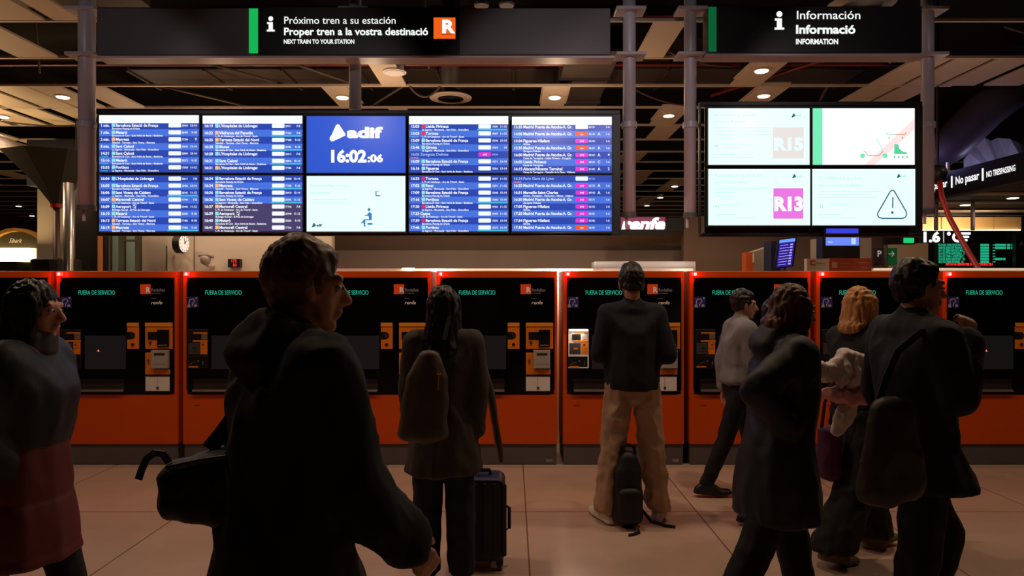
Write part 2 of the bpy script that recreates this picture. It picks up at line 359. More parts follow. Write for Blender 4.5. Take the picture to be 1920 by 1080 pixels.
for px, py, lb in [(118, 183, 'lit downlight on a ceiling strip just left of the left hanging pole'),
                   (5, 220, 'lit downlight cut by the left edge of the picture'),
                   (642, 184, 'lit downlight beside the hanging pole above the second board column'),
                   (1040, 184, 'lit downlight above the fifth board column'),
                   (1428, 134, 'upper of the two lit downlights under the information sign'),
                   (1432, 181, 'lower of the two lit downlights, touching the four-screen board'),
                   (1254, 218, 'lit downlight between the two pole-hung screen boards, highest there'),
                   (1265, 350, 'small far downlight between the boards, topmost of the far three'),
                   (1238, 371, 'small far downlight between the boards, middle of the far three'),
                   (1213, 386, 'small far downlight between the boards, lowest of the far three'),
                   (35, 387, 'small far downlight above the arched shop front, highest'),
                   (60, 405, 'small far downlight above the arched shop front, next to the grey column'),
                   (58, 424, 'small far downlight lowest above the shop arch, beside the column'),
                   (18, 428, 'small far downlight lowest above the shop arch, at the left')]:
    x, d = downlight(px, py, lb)
    if d < 14: struct('ceiling_panel', MB().box(x - .21, x + .21, d - .5, d + .5, CEIL + .032, CEIL + .05, M['panel']))
for px, py, lb in [(1899, 372, 'lit downlight in the lowered soffit at the right edge'), (1810, 385, 'lit downlight in the lowered soffit right of the red cable'), (1790, 403, 'lit downlight in the lowered soffit, lowest and beside the red cable')]:
    downlight(px, py, lb, z=3.21)
downlight(740, 137, 'unlit round fitting on the ceiling strip below the wide sign', on=False, r=.13)

# ------------------------------------------------------------------ hanging poles, signs and boards
DB = 6.8
poles = [(163, 6.95, 14, 392, 'grey hanging pole at the left end of the wide sign', .08), (666, 7.1, 11.5, 206, 'grey hanging pole behind the middle of the wide sign', .062),
         (1180, 6.95, 12, 405, 'grey hanging pole at the right end of the wide sign', .065), (1294, 6.95, 11.5, 405, 'grey hanging pole at the left of the information sign', .062),
         (1739, 7.08, 11, 398, 'grey hanging pole at the right of the information sign', .062)]
for px, d, wpx, bot, lb, r in poles:
    x = PX(px, d); zb = PZ(bot, d)
    t = thing('hanging_pole', (x, d, 6.2), lb, 'pole', 'grey poles that carry the signs')
    MB().tube([(x, d, zb), (x, d, 6.2)], r, M['pole'], 20).build('tube', t, smooth=True)
    MB().lathe((x, d, PZ(235, d)), [(r + .012, -.03), (r + .014, 0), (r + .012, .03)], M['pole'], 20).build('sleeve', t)
    if bot > 300: MB().lathe((x, d, zb), [(r + .006, -.015), (r + .006, .03)], M['dark'], 20).tube([(x - .03, d, zb), (x - .03, d, zb - .12)], .015, M['pole']).build('end_cap', t)
    for py in (23, 107): MB().box(x - .15, x + .15, d - .13, d + .09, PZ(py + 3, d), PZ(py - 3, d), M['pole']).build('clamp', t, bevel=.005)

def sign(name, x0, x1, y0, y1, lb, bright, seam=None):
    d = 6.72
    t = thing(name, (PX((x0 + x1) / 2, d), d, PZ(y1, d)), lb, 'sign', 'lit black signs over the ticket machines')
    MB().box(PX(x0, d), PX(x1, d), d + .01, d + .2, PZ(y1, d), PZ(y0, d), M['dark']).build('sign_case', t, bevel=.008)
    if seam: MB().box(PX(seam[0], d), PX(seam[1], d), d, d + .012, PZ(y1, d), PZ(y0, d), mat('black_sign_face', (12, 12, 13), .35)).build('lit_face', t)
    MB().box(PX(x0 - 3, d), PX(x1 + 8, d), d + .02, d + .22, PZ(y1 + 5, d), PZ(y1 + 1, d), M['pole']).build('bottom_rail', t)
    return t, Flat(d)
t, f = sign('hanging_sign', 180, 1145, 14, 102, 'wide black hanging sign with green bar and next train wording in white', 1, (484, 862))
f.q(467, 16, 484, 100, M['green'], .003).build('green_bar', t)
f = Flat(6.72); T = M['gwt']
f.pt('Próximo tren a su estación', 532, 45, 13.6, T, weight=.004, fit=211, lift=.006)
f.pt('Proper tren a la vostra destinació', 532, 66, 13.6, T, weight=.026, fit=271, lift=.006)
f.pt('NEXT TRAIN TO YOUR STATION', 532, 82, 7.6, T, weight=.03, fit=133, lift=.006)
f.build('lettering', t)
def info_i(f, cx, top, h, mt):
    k = h / 28.0
    f.disc(cx, top + 4.4 * k, 4.6 * k, mt, .006)
    f.quad([(cx - 7 * k, top + 11 * k), (cx + 4 * k, top + 11 * k), (cx + 4 * k, top + 25 * k), (cx + 7.5 * k, top + 25 * k), (cx + 7.5 * k, top + 28.5 * k), (cx - 7.5 * k, top + 28.5 * k), (cx - 7.5 * k, top + 25 * k), (cx - 4 * k, top + 25 * k), (cx - 4 * k, top + 14.5 * k), (cx - 7 * k, top + 14.5 * k)], mt, .006)
f = Flat(6.72); info_i(f, 508, 31, 28, T); f.build('information_symbol', t)
f = Flat(6.72); f.q(813, 33, 854, 73, M['orangelit'], .003); f.pt('R', 828, 61.5, 23.5, T, weight=.045, xs=1.12, lift=.006); f.q(828, 64, 850, 65, mat('brown_print', (120, 40, 10)), .005); f.build('line_emblem', t)
t, f = sign('hanging_sign', 1328, 1730, 12, 98, 'shorter hanging sign with information wording in three languages', 0, (1345, 1728))
f.q(1328, 13, 1343, 97, M['gdim'], .003).build('green_bar', t)
f = Flat(6.72)
f.pt('Información', 1492, 36, 15.4, T, weight=.006, fit=122, lift=.006); f.pt('Informació', 1491, 63, 15.6, T, weight=.034, fit=112.5, lift=.006); f.pt('INFORMATION', 1491.5, 83, 9.6, T, weight=.034, fit=80, lift=.006)
f.build('lettering', t)
f = Flat(6.72); info_i(f, 1461, 21.5, 34, T); f.build('information_symbol', t)

# screens
C = dict(b1=glow('board_blue', (44, 72, 176), 1.0), b2=glow('board_light_blue', (74, 116, 224), 1.0), bd=glow('board_dusky', (84, 74, 120), .8), head=glow('board_white', (236, 255, 252), 1.15),
         tx=glow('board_text', (240, 246, 255), 1.05), td=glow('board_dim_text', (150, 180, 235), 1.0), teal=glow('board_teal', (70, 190, 225), 1.0), grey=glow('board_grey', (170, 205, 205), 1.0),
         org=glow('icon_orange', (255, 190, 130), 1.0), red=glow('icon_red', (230, 50, 90), 1.0), cy=glow('icon_cyan', (150, 225, 240), 1.0), mag=glow('badge_magenta', (235, 50, 215), 1.0), orr=glow('badge_orange', (250, 90, 50), 1.0),
         canc=glow('cancel_red', (255, 130, 130), 1.0), clock=glow('clock_blue', (48, 88, 208), 1.0), mint=glow('mint_screen', (226, 255, 246), 1.12), mint2=glow('mint_text', (176, 238, 214), 1.1), mint3=glow('mint_edge', (170, 250, 232), 1.0),
         ink=glow('screen_ink', (40, 95, 120), 1.0), navy=glow('screen_blue', (60, 128, 190), 1.0), gs=glow('screen_green', (120, 240, 185), 1.0), gs2=glow('screen_mid_green', (90, 215, 160), 1.0), pink=glow('screen_pink', (255, 222, 222), 1.1), tan=glow('screen_tan', (235, 228, 224), 1.0), mg=glow('screen_magenta', (236, 120, 228), 1.0), brn=glow('screen_ochre', (225, 150, 95), 1.0))
def housing(x0, y0, x1, y1, lb, group):
    t = thing('display_screen', (PX((x0 + x1) / 2, DB), DB, PZ(y1, DB)), lb, 'screen', group)
    Flat(DB).rect(x0 - 2, y0 - 2, x1 + 2, y1 + 2, M['black'], front=-.004, back=.1).build('bezel', t, bevel=.003)
    return t
GA = 'screens of the ten-screen board'; GBD = 'screens of the four-screen board'
def board(x0, y0, x1, y1, lb, rows, header=None, wide=False, dusk=99):
    t = housing(x0, y0, x1, y1, lb, GA)
    f = Flat(DB); top = y0 + (15 if header else 0); f.q(x0, y0, x1, y1, C['b1'], .0)
    if header:
        f.q(x0, y0, x1, top, C['head'], .002)
    n = len(rows); p = 13.1; first = top + (4.2 if header else 6)
    f2 = f
    for i, r in enumerate(rows):
        yc = first + p * i
        if i % 2: f2.q(x0, max(top, yc - 6), x1, min(y1, yc + 7.1), C['bd' if i >= dusk else 'b2'], .0006)
        elif i >= dusk: f2.q(x0, yc - 6, x1, min(y1, yc + 7.1), C['bd'], .0006)
    if header: f.pt(header, x0 + 25, y0 + 9, 4.6, C['grey'], xs=.95); f.quad([(x0 + 5, y0 + 4), (x0 + 9, y0 + 7), (x0 + 5, y0 + 9)], C['ink'])
    g = f
    for i, r in enumerate(rows):
        yc = first + p * i; tm, ic, name, sub, num, plat = r[:6]; ex = r[6] if len(r) > 6 else ''
        dim = 'x' in ex; tx = C['td'] if dim else C['tx']
        f.pt(tm, x0 + 3, yc + 2.4, 5.0, tx, weight=.03, fit=16.5)
        nx = x0 + 21
        if ic: g.rq(x0 + 23.5, yc - 3.6, x0 + 30, yc + 3.2, 1, C[ic]); nx = x0 + 31
        f.pt(name, nx, yc + 2.4, 5.3, tx, weight=.03, xs=.98 if len(name) < 22 else .93)
        if sub: f.pt(sub, x0 + (21 if not ic else 24), yc + 7.6, 3.3, C['tx'], weight=.025, xs=.98)
        bx = x0 + (119 if wide else 130)
        bc = 'mag' if 'm' in ex else 'orr' if 'o' in ex else 'tx'
        g.rq(bx, yc - 4, bx + 23.5, yc + 3.8, 1.6, C[bc])
        if bc != 'tx': f.pt('AVE' if bc == 'mag' else 'iryo', bx + 12, yc + 1.8, 3, C['tx'], weight=.02, align='c')
        f.pt(num, bx + 25, yc + 2, 3.6, tx, weight=.015, xs=.9)
        if 'A' in ex: f.pt('A', x0 + 163, yc + 2.4, 5, tx, weight=.03, align='c')
        if 'C' in ex: f.pt('C', x0 + 163, yc + 2.4, 5, tx, weight=.03, align='c')
        f.pt(plat, x0 + 183, yc + 2, 3.8 if len(plat) > 1 else 5, tx, weight=.02, align='r')
        if 't' in ex: g.q(bx - 2, yc + 4.2, x1 - 2, yc + 7, C['teal'])
        if 'r' in ex: f.pt('Retrasado', x0 + 3, yc + 7.4, 3, C['teal'], weight=.02, xs=.8)
        if 'x' in ex: f.pt('Cancelado', x0 + 3, yc + 7.4, 3, C['canc'], weight=.02, xs=.8)
    f.build('picture', t)
BF, LH = 'Barcelona Estació de França', "L'Hospitalet de Llobregat"
MA = 'Madrid Puerta de Atocha-A. Gr.'
pg = 'Barcelona Passeig de Gràcia'; s1 = 'Barcelona El Clot - Sant Adrià de Besòs - Badalona'; s2 = 'Sabadell - Terrassa - Sant Vicenç - Manresa'; s3 = 'La Sagrera - Montcada - Sant Feliu - Granollers'; s4 = 'L. Pl. de Catalunya - Arc de Triomf - Sants'
board(186, 216, 373, 323, 'blue departures screen, top row, first column of the ten-screen board', [('1 min.', 'cy', BF, pg, '28404', '13-14'), ('1 min.', 'cy', 'Mataró', s1, '28480', '9-10'), ('2 min.', 'org', 'Manresa', s2, '77784', '9'), ('8 min.', 'cy', 'Sant Celoni', s3, '28636', '13-14'), ('14:31', 'cy', 'Sant Celoni', s1, '28844', '13-14', 'r'), ('15:16', 'cy', 'Mataró', s1, '28272', '9-10', 'r'), ('15:55', 'cy', 'Portbou', s3, '15058', '11-12', 'r')], 'Rodalies')
board(186, 329, 373, 434, 'blue departures screen, bottom row, first column of the ten-screen board', [('16:04', 'cy', LH, '', '28611', '7-8'), ('16:05', 'cy', BF, pg, '28406', '13-14'), ('16:06', 'cy', 'Sant Vicenç de Calders', s3, '28343', '11-12', 't'), ('16:07', 'org', 'Martorell Central', s4, '77744', '7-8'), ('16:09', 'cy', 'Aeroport ✈', 'Bellvitge-Gornal - El Prat de Llobregat', '28446', '11-12'), ('16:10', 'cy', 'Mataró', s4, '28283', '9-10'), ('16:13', 'org', 'Terrassa Estació del Nord', s2, '77486', '9-10'), ('16:19', 'org', 'Manresa', s2, '77486', '9-10', 't')])
board(380, 217, 567, 324, 'blue departures screen, top row, second column of the ten-screen board', [('16:19', 'cy', LH, '', '28211', '7-8'), ('16:22', 'org', 'Vilafranca del Penedès', s4, '77564', '7-8', 't'), ('16:25', 'org', 'Terrassa Estació del Nord', s2, '77488', '9-10'), ('16:28', 'cy', 'Blanes', s1, '28285', '9-10', 't'), ('16:28', 'cy', LH, '', '28613', '7-8'), ('16:31', 'cy', 'Sant Celoni', s1, '28846', '13-14', 't'), ('16:31', 'org', LH, '', '77786', '7-8')], 'Departures')
board(380, 329, 567, 434, 'departures screen with dimmed lower rows, bottom row, second column', [('16:34', 'cy', BF, pg, '28408', '13-14'), ('16:34', 'org', 'Manresa', s2, '77788', '9-10', 't'), ('16:36', 'cy', BF, pg, '28410', '13-14'), ('16:36', 'cy', 'Sant Vicenç de Calders', s3, '28345', '11-12', 't'), ('16:37', 'org', 'Martorell Central', s4, '77746', '7-8'), ('16:39', 'cy', 'Aeroport ✈', 'Bellvitge-Gornal - El Prat de Llobregat', '28448', '11-12'), ('16:40', 'cy', 'Mataró', s1, '28285', '9-10'), ('16:41', 'org', 'Martorell Central', s4, '77736', '7-8')], dusk=4)
board(767, 218, 953, 324, 'blue departures screen, top row, fourth column, with one magenta badge', [('15:03', 'red', 'Lleida Pirineus', s3, '14360', '11-12', 'tr'), ('15:03', 'red', 'Tortosa', s4, '18287', '11-12', 'r'), ('15:09', 'cy', BF, pg, '15046', '13-14', 'r'), ('15:46', 'cy', 'Girona', s3, '15064', '14'), ('16:05', '', 'Zaragoza Delicias', '', '09584', '', 'xm'), ('16:09', 'cy', BF, pg, '14271', '13-14'), ('16:16', 'cy', 'Figueres', s1, '15066', '13-14')], 'Arrivals')
board(767, 329, 953, 434, 'blue departures screen, bottom row, fourth column of the ten-screen board', [('16:33', 'red', 'Tortosa', s4, '18097', '11-12'), ('17:02', 'cy', 'Reus', s3, '15091', '11-12'), ('17:09', 'cy', BF, pg, '15048', '13-14'), ('17:16', 'cy', 'Portbou', s1, '15068', '13-14', 't'), ('17:30', 'red', 'Lleida Pirineus', s3, '14362', '11-12'), ('17:33', '', 'Caspe', s4, '15095', '11-12'), ('17:39', 'red', BF, pg, '15050', '13-14'), ('17:46', 'cy', 'Portbou', s3, '15070', '13-14', 't')])
board(960, 219, 1147, 324, 'long distance departures screen, top row, rightmost column of the ten-screen board', [('13:35', '', MA, '', '03151', '1-6', 'r'), ('14:05', '', MA, '', '06145', '1-6', 'oAr'), ('15:04', '', 'Figueres-Vilafant', 'Girona', '03743', '1-6', 'mr'), ('15:35', '', MA, 'Zaragoza Delicias', '06161', '1-6', 'oA'), ('16:00', '', MA, 'Camp de Tarragona - Lleida Pirineus - Zaragoza', '03163', '4', 'mA'), ('16:05', '', 'Lleida Pirineus', 'Camp de Tarragona', '08165', '1-6', 'mC'), ('16:15', '', 'Alacant/Alicante Terminal', 'Camp de Tarragona - Castelló de la Plana - València', '01345', '2', 'mA')], 'Departures', True)
board(960, 329, 1147, 434, 'long distance departures screen, bottom row, rightmost column of the ten-screen board', [('16:24', '', 'Paris Gare de Lyon', '', '09702', '', 'x'), ('16:25', '', MA, '', '03173', '1-6', 'mA'), ('16:31', '', 'Marseille Saint-Charles', 'Girona - Perpignan - Narbonne - Nîmes - Avignon', '09742', '1-6', 'mA'), ('16:35', '', MA, 'Zaragoza Delicias', '03171', '1-6', 'm'), ('17:05', '', 'Figueres-Vilafant', 'Girona', '03153', '1-6', 'm'), ('17:25', '', MA, '', '03181', '1-6', 'm'), ('17:34', '', 'Figueres-Vilafant', 'Girona', '03183', '1-6', 'm'), ('17:35', '', MA, '', '06181', '1-6', 'o')], None, True)
def emblem(f, x, y, k, mt, word, wmt, wh=None, fit=None):         # a rounded leaning triangle with a notch and a wordmark
    pts = [(13.5, 0), (16.5, .5), (26.5, 15.5), (26.5, 18.5), (13, 25), (11, 25), (8.5, 27.5), (4, 28), (1, 25), (1.5, 21), (4.5, 17), (11, 2)]
    f.quad([(x + a * k, y + b * k) for a, b in pts], mt, .002)
    if word: f.pt(word, x + 30 * k, y + 21.5 * k, (wh or 15) * k, wmt, weight=.05, **({'fit': fit} if fit else {'xs': 1.05}))
t = housing(575, 218, 760, 324, 'bright blue clock screen with white emblem and time, top row, middle column', GA)
f = Flat(DB).q(575, 218, 760, 324, C['clock'], 0)
emblem(f, 617, 233, 1.15, M['wt'], 'adif', M['wt'], 16.5, 62); f.pt('16:02', 616, 303.5, 21.5, M['wt'], weight=.045, fit=71); f.pt(':06', 689, 303.5, 13.5, M['wt'], weight=.045, fit=29); f.build('picture', t)
t = housing(575, 330, 760, 434, 'pale mint notice screen with blue seated figure symbol, bottom row, middle column', GA)
f = Flat(DB).q(575, 330, 760, 434, C['mint'], 0)
f.pt('Responsabilitat a totes', 583, 350, 4.5, C['mint2'], weight=.01, xs=1.15); f.pt('les estacions', 583, 363, 4.5, C['mint2'], weight=.01, xs=1.15)
f.q(584, 374, 650, 374.8, C['mint3']); f.q(584, 380, 648, 381, C['mint2'])
emblem(f, 584.5, 418, .3, C['ink'], 'adif', C['ink']); f.line([(705, 358), (705, 367), (713, 367)], 2, C['navy']); f.line([(705, 358.5), (712, 358.5)], 1, C['navy'])
f.disc(692, 393, 2.8, C['navy']); f.quad([(690, 399), (694, 398), (697, 401), (697, 413), (685, 413), (685, 425), (683, 426), (681, 417), (677, 419.5), (676, 419), (683, 411), (692, 411), (691, 405), (684, 404.5), (684, 403), (689, 402.5)], C['navy']); f.q(689, 418, 698.5, 421.5, C['navy'])
f.q(704, 378, 748, 421, C['mint'], .001); f.build('picture', t)

def rack(x0, y0, x1, y1, lb, slot=None):
    t = thing('display_rack', (PX((x0 + x1) / 2, DB), DB + .1, PZ(y1, DB)), lb, 'screen frame')
    Flat(DB + .115).rect(x0 + 10, y0 + 6, x1 - 10, y1 - 4, M['black'], back=.03).build('back_panel', t)
    f = Flat(DB + .105)
    f.rect(x0, y0, x1, y0 + 8, M['black'], back=.06); f.build('top_rail', t, bevel=.006)
    Flat(DB + .105).rect(x0, y1 - 7, x1, y1, M['black'], back=.06).build('bottom_rail', t, bevel=.006)
    Flat(DB + .105).rect(x0, y0 + 8, x0 + 2.5, y1 - 7, M['black'], back=.06).build('side_rail', t)
    Flat(DB + .105).rect(x1 - (14 if slot is None else 15), y0 + 8, x1, y1 - 7, M['black'], back=.06).build('side_rail', t)
    return t
rack(182, 206, 1163, 442, 'black frame that holds the ten departure and clock screens')
t = rack(1312, 190, 1730, 444, 'black frame that holds the four notice screens', 1)
tk = thing('blue_glow_strip', (PX(1578, DB), DB + .06, PZ(439, DB)), 'small added blue glowing strip under the four notice screens', 'display')  # made-up strip in place of a blue screen glow at the frame bottom
Flat(DB + .03).rect(1546, 426.5, 1612, 440, M['black'], back=.05).build('bezel', tk)
Flat(DB + .03).q(1549, 428.5, 1609, 437.5, glow('strip_blue', (62, 70, 235), .9), .003).build('picture', tk)

t = housing(1328, 203, 1518, 309, 'mint notice screen with faint grey R15 square, upper left of the four', GBD)
f = Flat(DB).q(1328, 203, 1518, 309, C['mint'], 0)
f.pt('Restabliment gradual del', 1339, 218, 5, C['mint2'], xs=1.12); f.pt('servei de Rodalies', 1339, 231, 5, C['mint2'], xs=1.12)
for k, L in enumerate((1445, 1440, 1446, 1375)): f.q(1339, 239.5 + 6.3 * k, L, 240.3 + 6.3 * k, C['mint3'])
f.pt('+i', 1339, 277, 7, C['gs2']); f.q(1355, 270, 1405, 270.8, C['mint3']); f.q(1355, 276, 1390, 276.8, C['mint3']); f.q(1339, 289, 1378, 289.8, C['mint2']); f.q(1339, 294.5, 1413, 295.5, C['mint2'])
emblem(f, 1484, 212.5, .28, C['ink'], 'adif', C['mint2']); f.q(1449, 239, 1507, 297, C['tan']); f.pt('R15', 1478.5, 281, 22, C['mint'], weight=.05, fit=56, align='c', lift=.003); f.build('picture', t)
t = housing(1524, 203, 1715, 309, 'white notice screen with green scooter and skate symbols, upper right of the four', GBD)
f = Flat(DB); f.q(1524, 203, 1715, 309, M['wt'], 0); f.q(1524, 203, 1542, 309, C['gs'], .001); f.quad([(1621, 309), (1640, 309), (1715, 243), (1715, 222)], C['pink'])
f.disc(1617, 292, 4.6, C['gs'], .002); f.disc(1659, 292, 4.6, C['gs'], .002); f.line([(1643, 259), (1656, 283)], 1.2, C['gs']); f.line([(1619, 283), (1623, 285), (1627, 292)], 1.4, C['brn']); f.line([(1627, 292), (1648, 292), (1656, 283)], 1.6, C['brn'])
f.line([(1661, 249), (1664, 252), (1677, 252)], 1.5, C['gs']); f.line([(1677, 252), (1696, 252), (1699, 249)], 1.8, C['brn']); f.disc(1667, 259, 1.6, C['gs2'], .002); f.disc(1692, 258.5, 1.8, C['gs2'], .002)
f.quad([(1677, 270), (1684, 271), (1686, 279), (1692, 284), (1700, 286), (1701, 289), (1676, 289)], C['gs2'], .002)
for k in range(4): f.disc(1677 + 7.8 * k, 294.5, 1.9, C['gs2'], .002)
f.build('picture', t)
t = housing(1328, 317, 1519, 422.5, 'mint notice screen with magenta R13 square, lower left of the four', GBD)
f = Flat(DB).q(1328, 317, 1519, 422.5, C['mint'], 0)
f.pt('Restabliment gradual del', 1340, 331.5, 5, C['mint2'], xs=1.25); f.pt('servei de Rodalies', 1340, 344, 5, C['mint2'], xs=1.2)
for k, L in enumerate((1440, 1378, 1378)): f.q(1340, 353 + 7 * k, L, 353.7 + 7 * k, C['mint3'])
f.pt('+i', 1340, 390, 7, C['gs2']); f.q(1356, 383, 1385, 383.8, C['mint3']); f.q(1340, 402, 1378, 402.8, C['mint2']); f.q(1340, 408, 1414, 408.8, C['mint2'])
emblem(f, 1485, 326.5, .28, C['ink'], 'adif', C['mint2']); f.q(1450, 353, 1506, 410, C['mg']); f.pt('R13', 1478.5, 394, 24, M['wt'], weight=.055, fit=55, align='c', lift=.003); f.build('picture', t)
t = housing(1523, 317, 1716, 422.5, 'mint notice screen with blue warning triangle, lower right of the four', GBD)
f = Flat(DB).q(1523, 317, 1716, 422.5, C['mint'], 0)
f.pt('Restabliment gradual', 1535, 336.5, 5.5, C['mint2'], xs=1.22); f.pt('del servei de Rodalies', 1535, 350, 5.5, C['mint2'], xs=1.15)
for k, L in enumerate((1654, 1634, 1645)): f.q(1535, 359 + 5.6 * k, L, 359.8 + 5.6 * k, C['mint2'])
f.pt('+i', 1535, 390, 7, C['gs2']); f.q(1550, 383, 1600, 383.8, C['mint3']); f.q(1535, 402, 1578, 402.8, C['mint2']); f.q(1535, 408, 1608, 408.8, C['mint2'])
emblem(f, 1681, 326, .28, C['ink'], 'adif', C['mint2'])
f.line([(1669, 359), (1673, 356.3), (1677, 359), (1699, 397), (1700, 403), (1697, 408), (1692, 409.5), (1655, 409.5), (1648, 408), (1645, 403), (1646.5, 398), (1669, 359)], 2.2, C['ink']); f.line([(1674, 370), (1673.6, 390)], 2.2, C['ink']); f.disc(1673, 398.5, 2.4, C['ink']); f.build('picture', t)
# ------------------------------------------------------------------ ticket machines
DM = 6.2
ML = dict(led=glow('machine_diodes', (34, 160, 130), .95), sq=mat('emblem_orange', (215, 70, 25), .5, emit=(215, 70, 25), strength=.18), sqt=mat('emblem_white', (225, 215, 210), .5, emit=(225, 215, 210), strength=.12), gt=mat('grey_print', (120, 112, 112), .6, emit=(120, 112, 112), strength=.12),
          blue=mat('sticker_blue', (42, 44, 130), .5), stw=mat('sticker_white', (170, 168, 190), .5), scr=mat('unlit_screen', (34, 33, 36), .25, emit=(34, 33, 36), strength=.25), warn=glow('warning_red', (235, 30, 25), .9), warn2=glow('warning_pale', (255, 170, 160), .9),
          tray=mat('tray_metal', (70, 62, 62), .35, metal=.6), lip=mat('tray_lip', (190, 180, 175), .3, metal=.8), chrome=mat('key_steel', (200, 195, 190), .25, metal=.9), grey=mat('reader_grey', (168, 158, 152), .5), slot=mat('reader_slot', (40, 36, 36), .5),
          lampw=glow('unit_lamp', (255, 240, 225), 1.6), beacon=glow('beacon_red', (255, 34, 28), 7.0), bhot=glow('beacon_core', (255, 200, 180), 6.0), purple=mat('label_purple', (70, 35, 80), .6))
def ticket_machine(lb, lit=False, bx=818):
    t = thing('ticket_machine', (PX(bx + 113.5, DM), DM, 0), lb, 'ticket machine', 'row of orange ticket machines')
    X = lambda u: bx + u
    d = DM
    b = MB(); x0, x1, xa, xb = PX(X(0), d), PX(X(227), d), PX(X(8), d), PX(X(221), d)
    b.box(x0, x1, d + .03, d + .55, PZ(833, d), PZ(508, d), M['orange'])
    b.box(x0, x1, d, d + .031, PZ(521, d), PZ(508.5, d), M['orange']); b.box(x0, x1, d, d + .031, PZ(833, d), PZ(739.5, d), M['orange'])
    b.box(x0, xa, d, d + .031, PZ(739.5, d), PZ(521, d), M['orange']); b.box(xb, x1, d, d + .031, PZ(739.5, d), PZ(521, d), M['orange'])
    b.build('cabinet', t, bevel=.004)
    MB().box(x0 + .006, x1 - .006, d + .015, d + .54, .004, PZ(833.5, d), M['plinth']).build('plinth', t, bevel=.003)
    MB().rrect(xa - .004, xb + .004, PZ(739, d), PZ(521.5, d), .058, d - .004, d + .02, M['glass'], 6).build('glass_front', t)
    f = Flat(d); f.pt('FUERA DE SERVICIO', X(42), 552.5, 8.2, ML['led'], fit=69, lift=.007, weight=.012); f.build('led_display', t)
    f = Flat(d); f.q(X(158), 533, X(177.5), 551.5, ML['sq'], .006); f.pt('R', X(168.5), 548, 9.5, ML['sqt'], weight=.04, lift=.008); f.pt('Rodalies', X(178.5), 546.5, 6.0, ML['gt'], weight=.015, xs=.9, lift=.007); f.pt('de Catalunya', X(178.5), 550.8, 2.4, ML['gt'], lift=.007)
    f.q(X(178), 559.5, X(188), 560.3, ML['gt'], .006); f.pt('renfe', X(178), 570.5, 6.4, ML['sqt'], weight=.008, italic=.22, xs=1.1, lift=.007); f.build('line_emblem', t)
    f = Flat(d); f.q(X(8.5), 556.5, X(29.5), 577, ML['blue'], .006); f.line([(X(12), 570), (X(13), 562), (X(20), 560), (X(23), 565), (X(19), 569), (X(18), 574)], 1.6, ML['stw'], .008); f.quad([(X(9), 572), (X(13), 569), (X(15), 576), (X(9), 576.5)], ML['stw'], .008); f.disc(X(26), 559, 1.8, ML['stw'], .008); f.q(X(22), 571, X(27), 575, ML['stw'], .008); f.build('hearing_loop_sticker', t)
    def unit(name, shapes, fr=.012):
        f = Flat(d)
        for s in shapes: f.rect(*s[:4], s[4], front=fr + (s[5] if len(s) > 5 else 0), back=0)
        return f.build(name, t, bevel=.002)
    O, K = M['orange2'], M['black']
    # payment unit on the left of the screen
    bk = mat('unit_back_lit', (214, 196, 182), .5, emit=(214, 190, 170), strength=.22) if lit else mat('unit_back', (22, 21, 22), .5)  # back and keypad have lit and unlit colours, lamp light put into them
    pu = unit('payment_unit', [(X(10), 617, X(48), 690, bk), (X(21), 623, X(47), 625.5, O, .004), (X(36), 625.5, X(47), 637, ML['grey'] if lit else mat('keypad_unlit', (120, 96, 80), .6), .006), (X(17), 626, X(33), 637, K, .008), (X(20), 638, X(48), 641, O, .006), (X(34), 641, X(47), 664, O, .004), (X(12), 643, X(33), 664, mat('unit_screen', (72, 68, 70), .3), .006), (X(10), 668, X(46), 688, K, .002), (X(12), 686, X(30), 689, O, .006)])
    f = Flat(d - .03); f.disc(X(40), 647, 2.4, ML['chrome']); f.q(X(20), 652, X(28), 655, M['orange2'] if lit else ML['tray']); f.line([(X(14), 684), (X(20), 680), (X(26), 679)], 1.2, ML['chrome']); f.pt('i', X(39), 684, 7, ML['chrome'], weight=.05, lift=.004); f.disc(X(31), 677, 2, ML['chrome']); f.build('fittings', t)
    if lit:
        MB().box(PX(X(12), d), PX(X(46), d), d - .05, d - .005, PZ(620, d), PZ(617, d), ML['lampw']).build('unit_lamp', t)
        lamp('unit_lamp_light', 'AREA', (PX(X(28), d), d - .05, PZ(621, d)), .7, PALE, .12, rot=(R(-25), 0, 0))
    f = Flat(d); f.rect(X(54), 629, X(131), 692, ML['scr'], front=.006, back=0); sc = f.build('touch_screen', t)
    f = Flat(d); f.quad([(X(83.2), 659.5), (X(80), 654.6), (X(77), 659.5)][::-1], ML['warn'], .009); f.q(X(79.4), 656, X(80.6), 658.6, ML['warn2'], .011); f.build('warning_symbol', sc)
    unit('ticket_tray', [(X(20), 712, X(128), 731, ML['tray'], -.004), (X(20), 730, X(128), 733.5, ML['lip'], .02), (X(20), 711, X(128), 713, K, .01)])
    cu = unit('coin_unit', [(X(134), 605, X(156), 654, O), (X(134), 605, X(156), 612, mat('amber_bevel', (240, 150, 30), .4), .006), (X(132), 622, X(142), 636, K, .003)])
    f = Flat(d - .016); f.disc(X(143), 629, 6.5, M['black'], .001); f.line([(X(143), 625), (X(144.5), 632)], 1.4, ML['chrome'], .003); f.disc(X(145), 646, 3.2, ML['slot'], .001); f.build('coin_slot', cu)
    ca = unit('card_unit', [(X(168), 605, X(219), 654, O), (X(168), 605, X(219), 612, mat('amber_bevel', (240, 150, 30), .4), .006), (X(173), 622, X(192), 637, K, .004)])
    Flat(d).rect(X(192), 618, X(213), 650, mat('pin_screen', (22, 22, 24), .25), front=.03, back=-.005).rect(X(194), 646, X(211), 648, ML['lip'], front=.032, back=-.005).build('pin_pad', ca, bevel=.003)
    Flat(d - .014).disc(X(177.5), 642, 3, ML['chrome']).q(X(176), 642, X(179), 648, ML['chrome']).build('key_lock', ca)
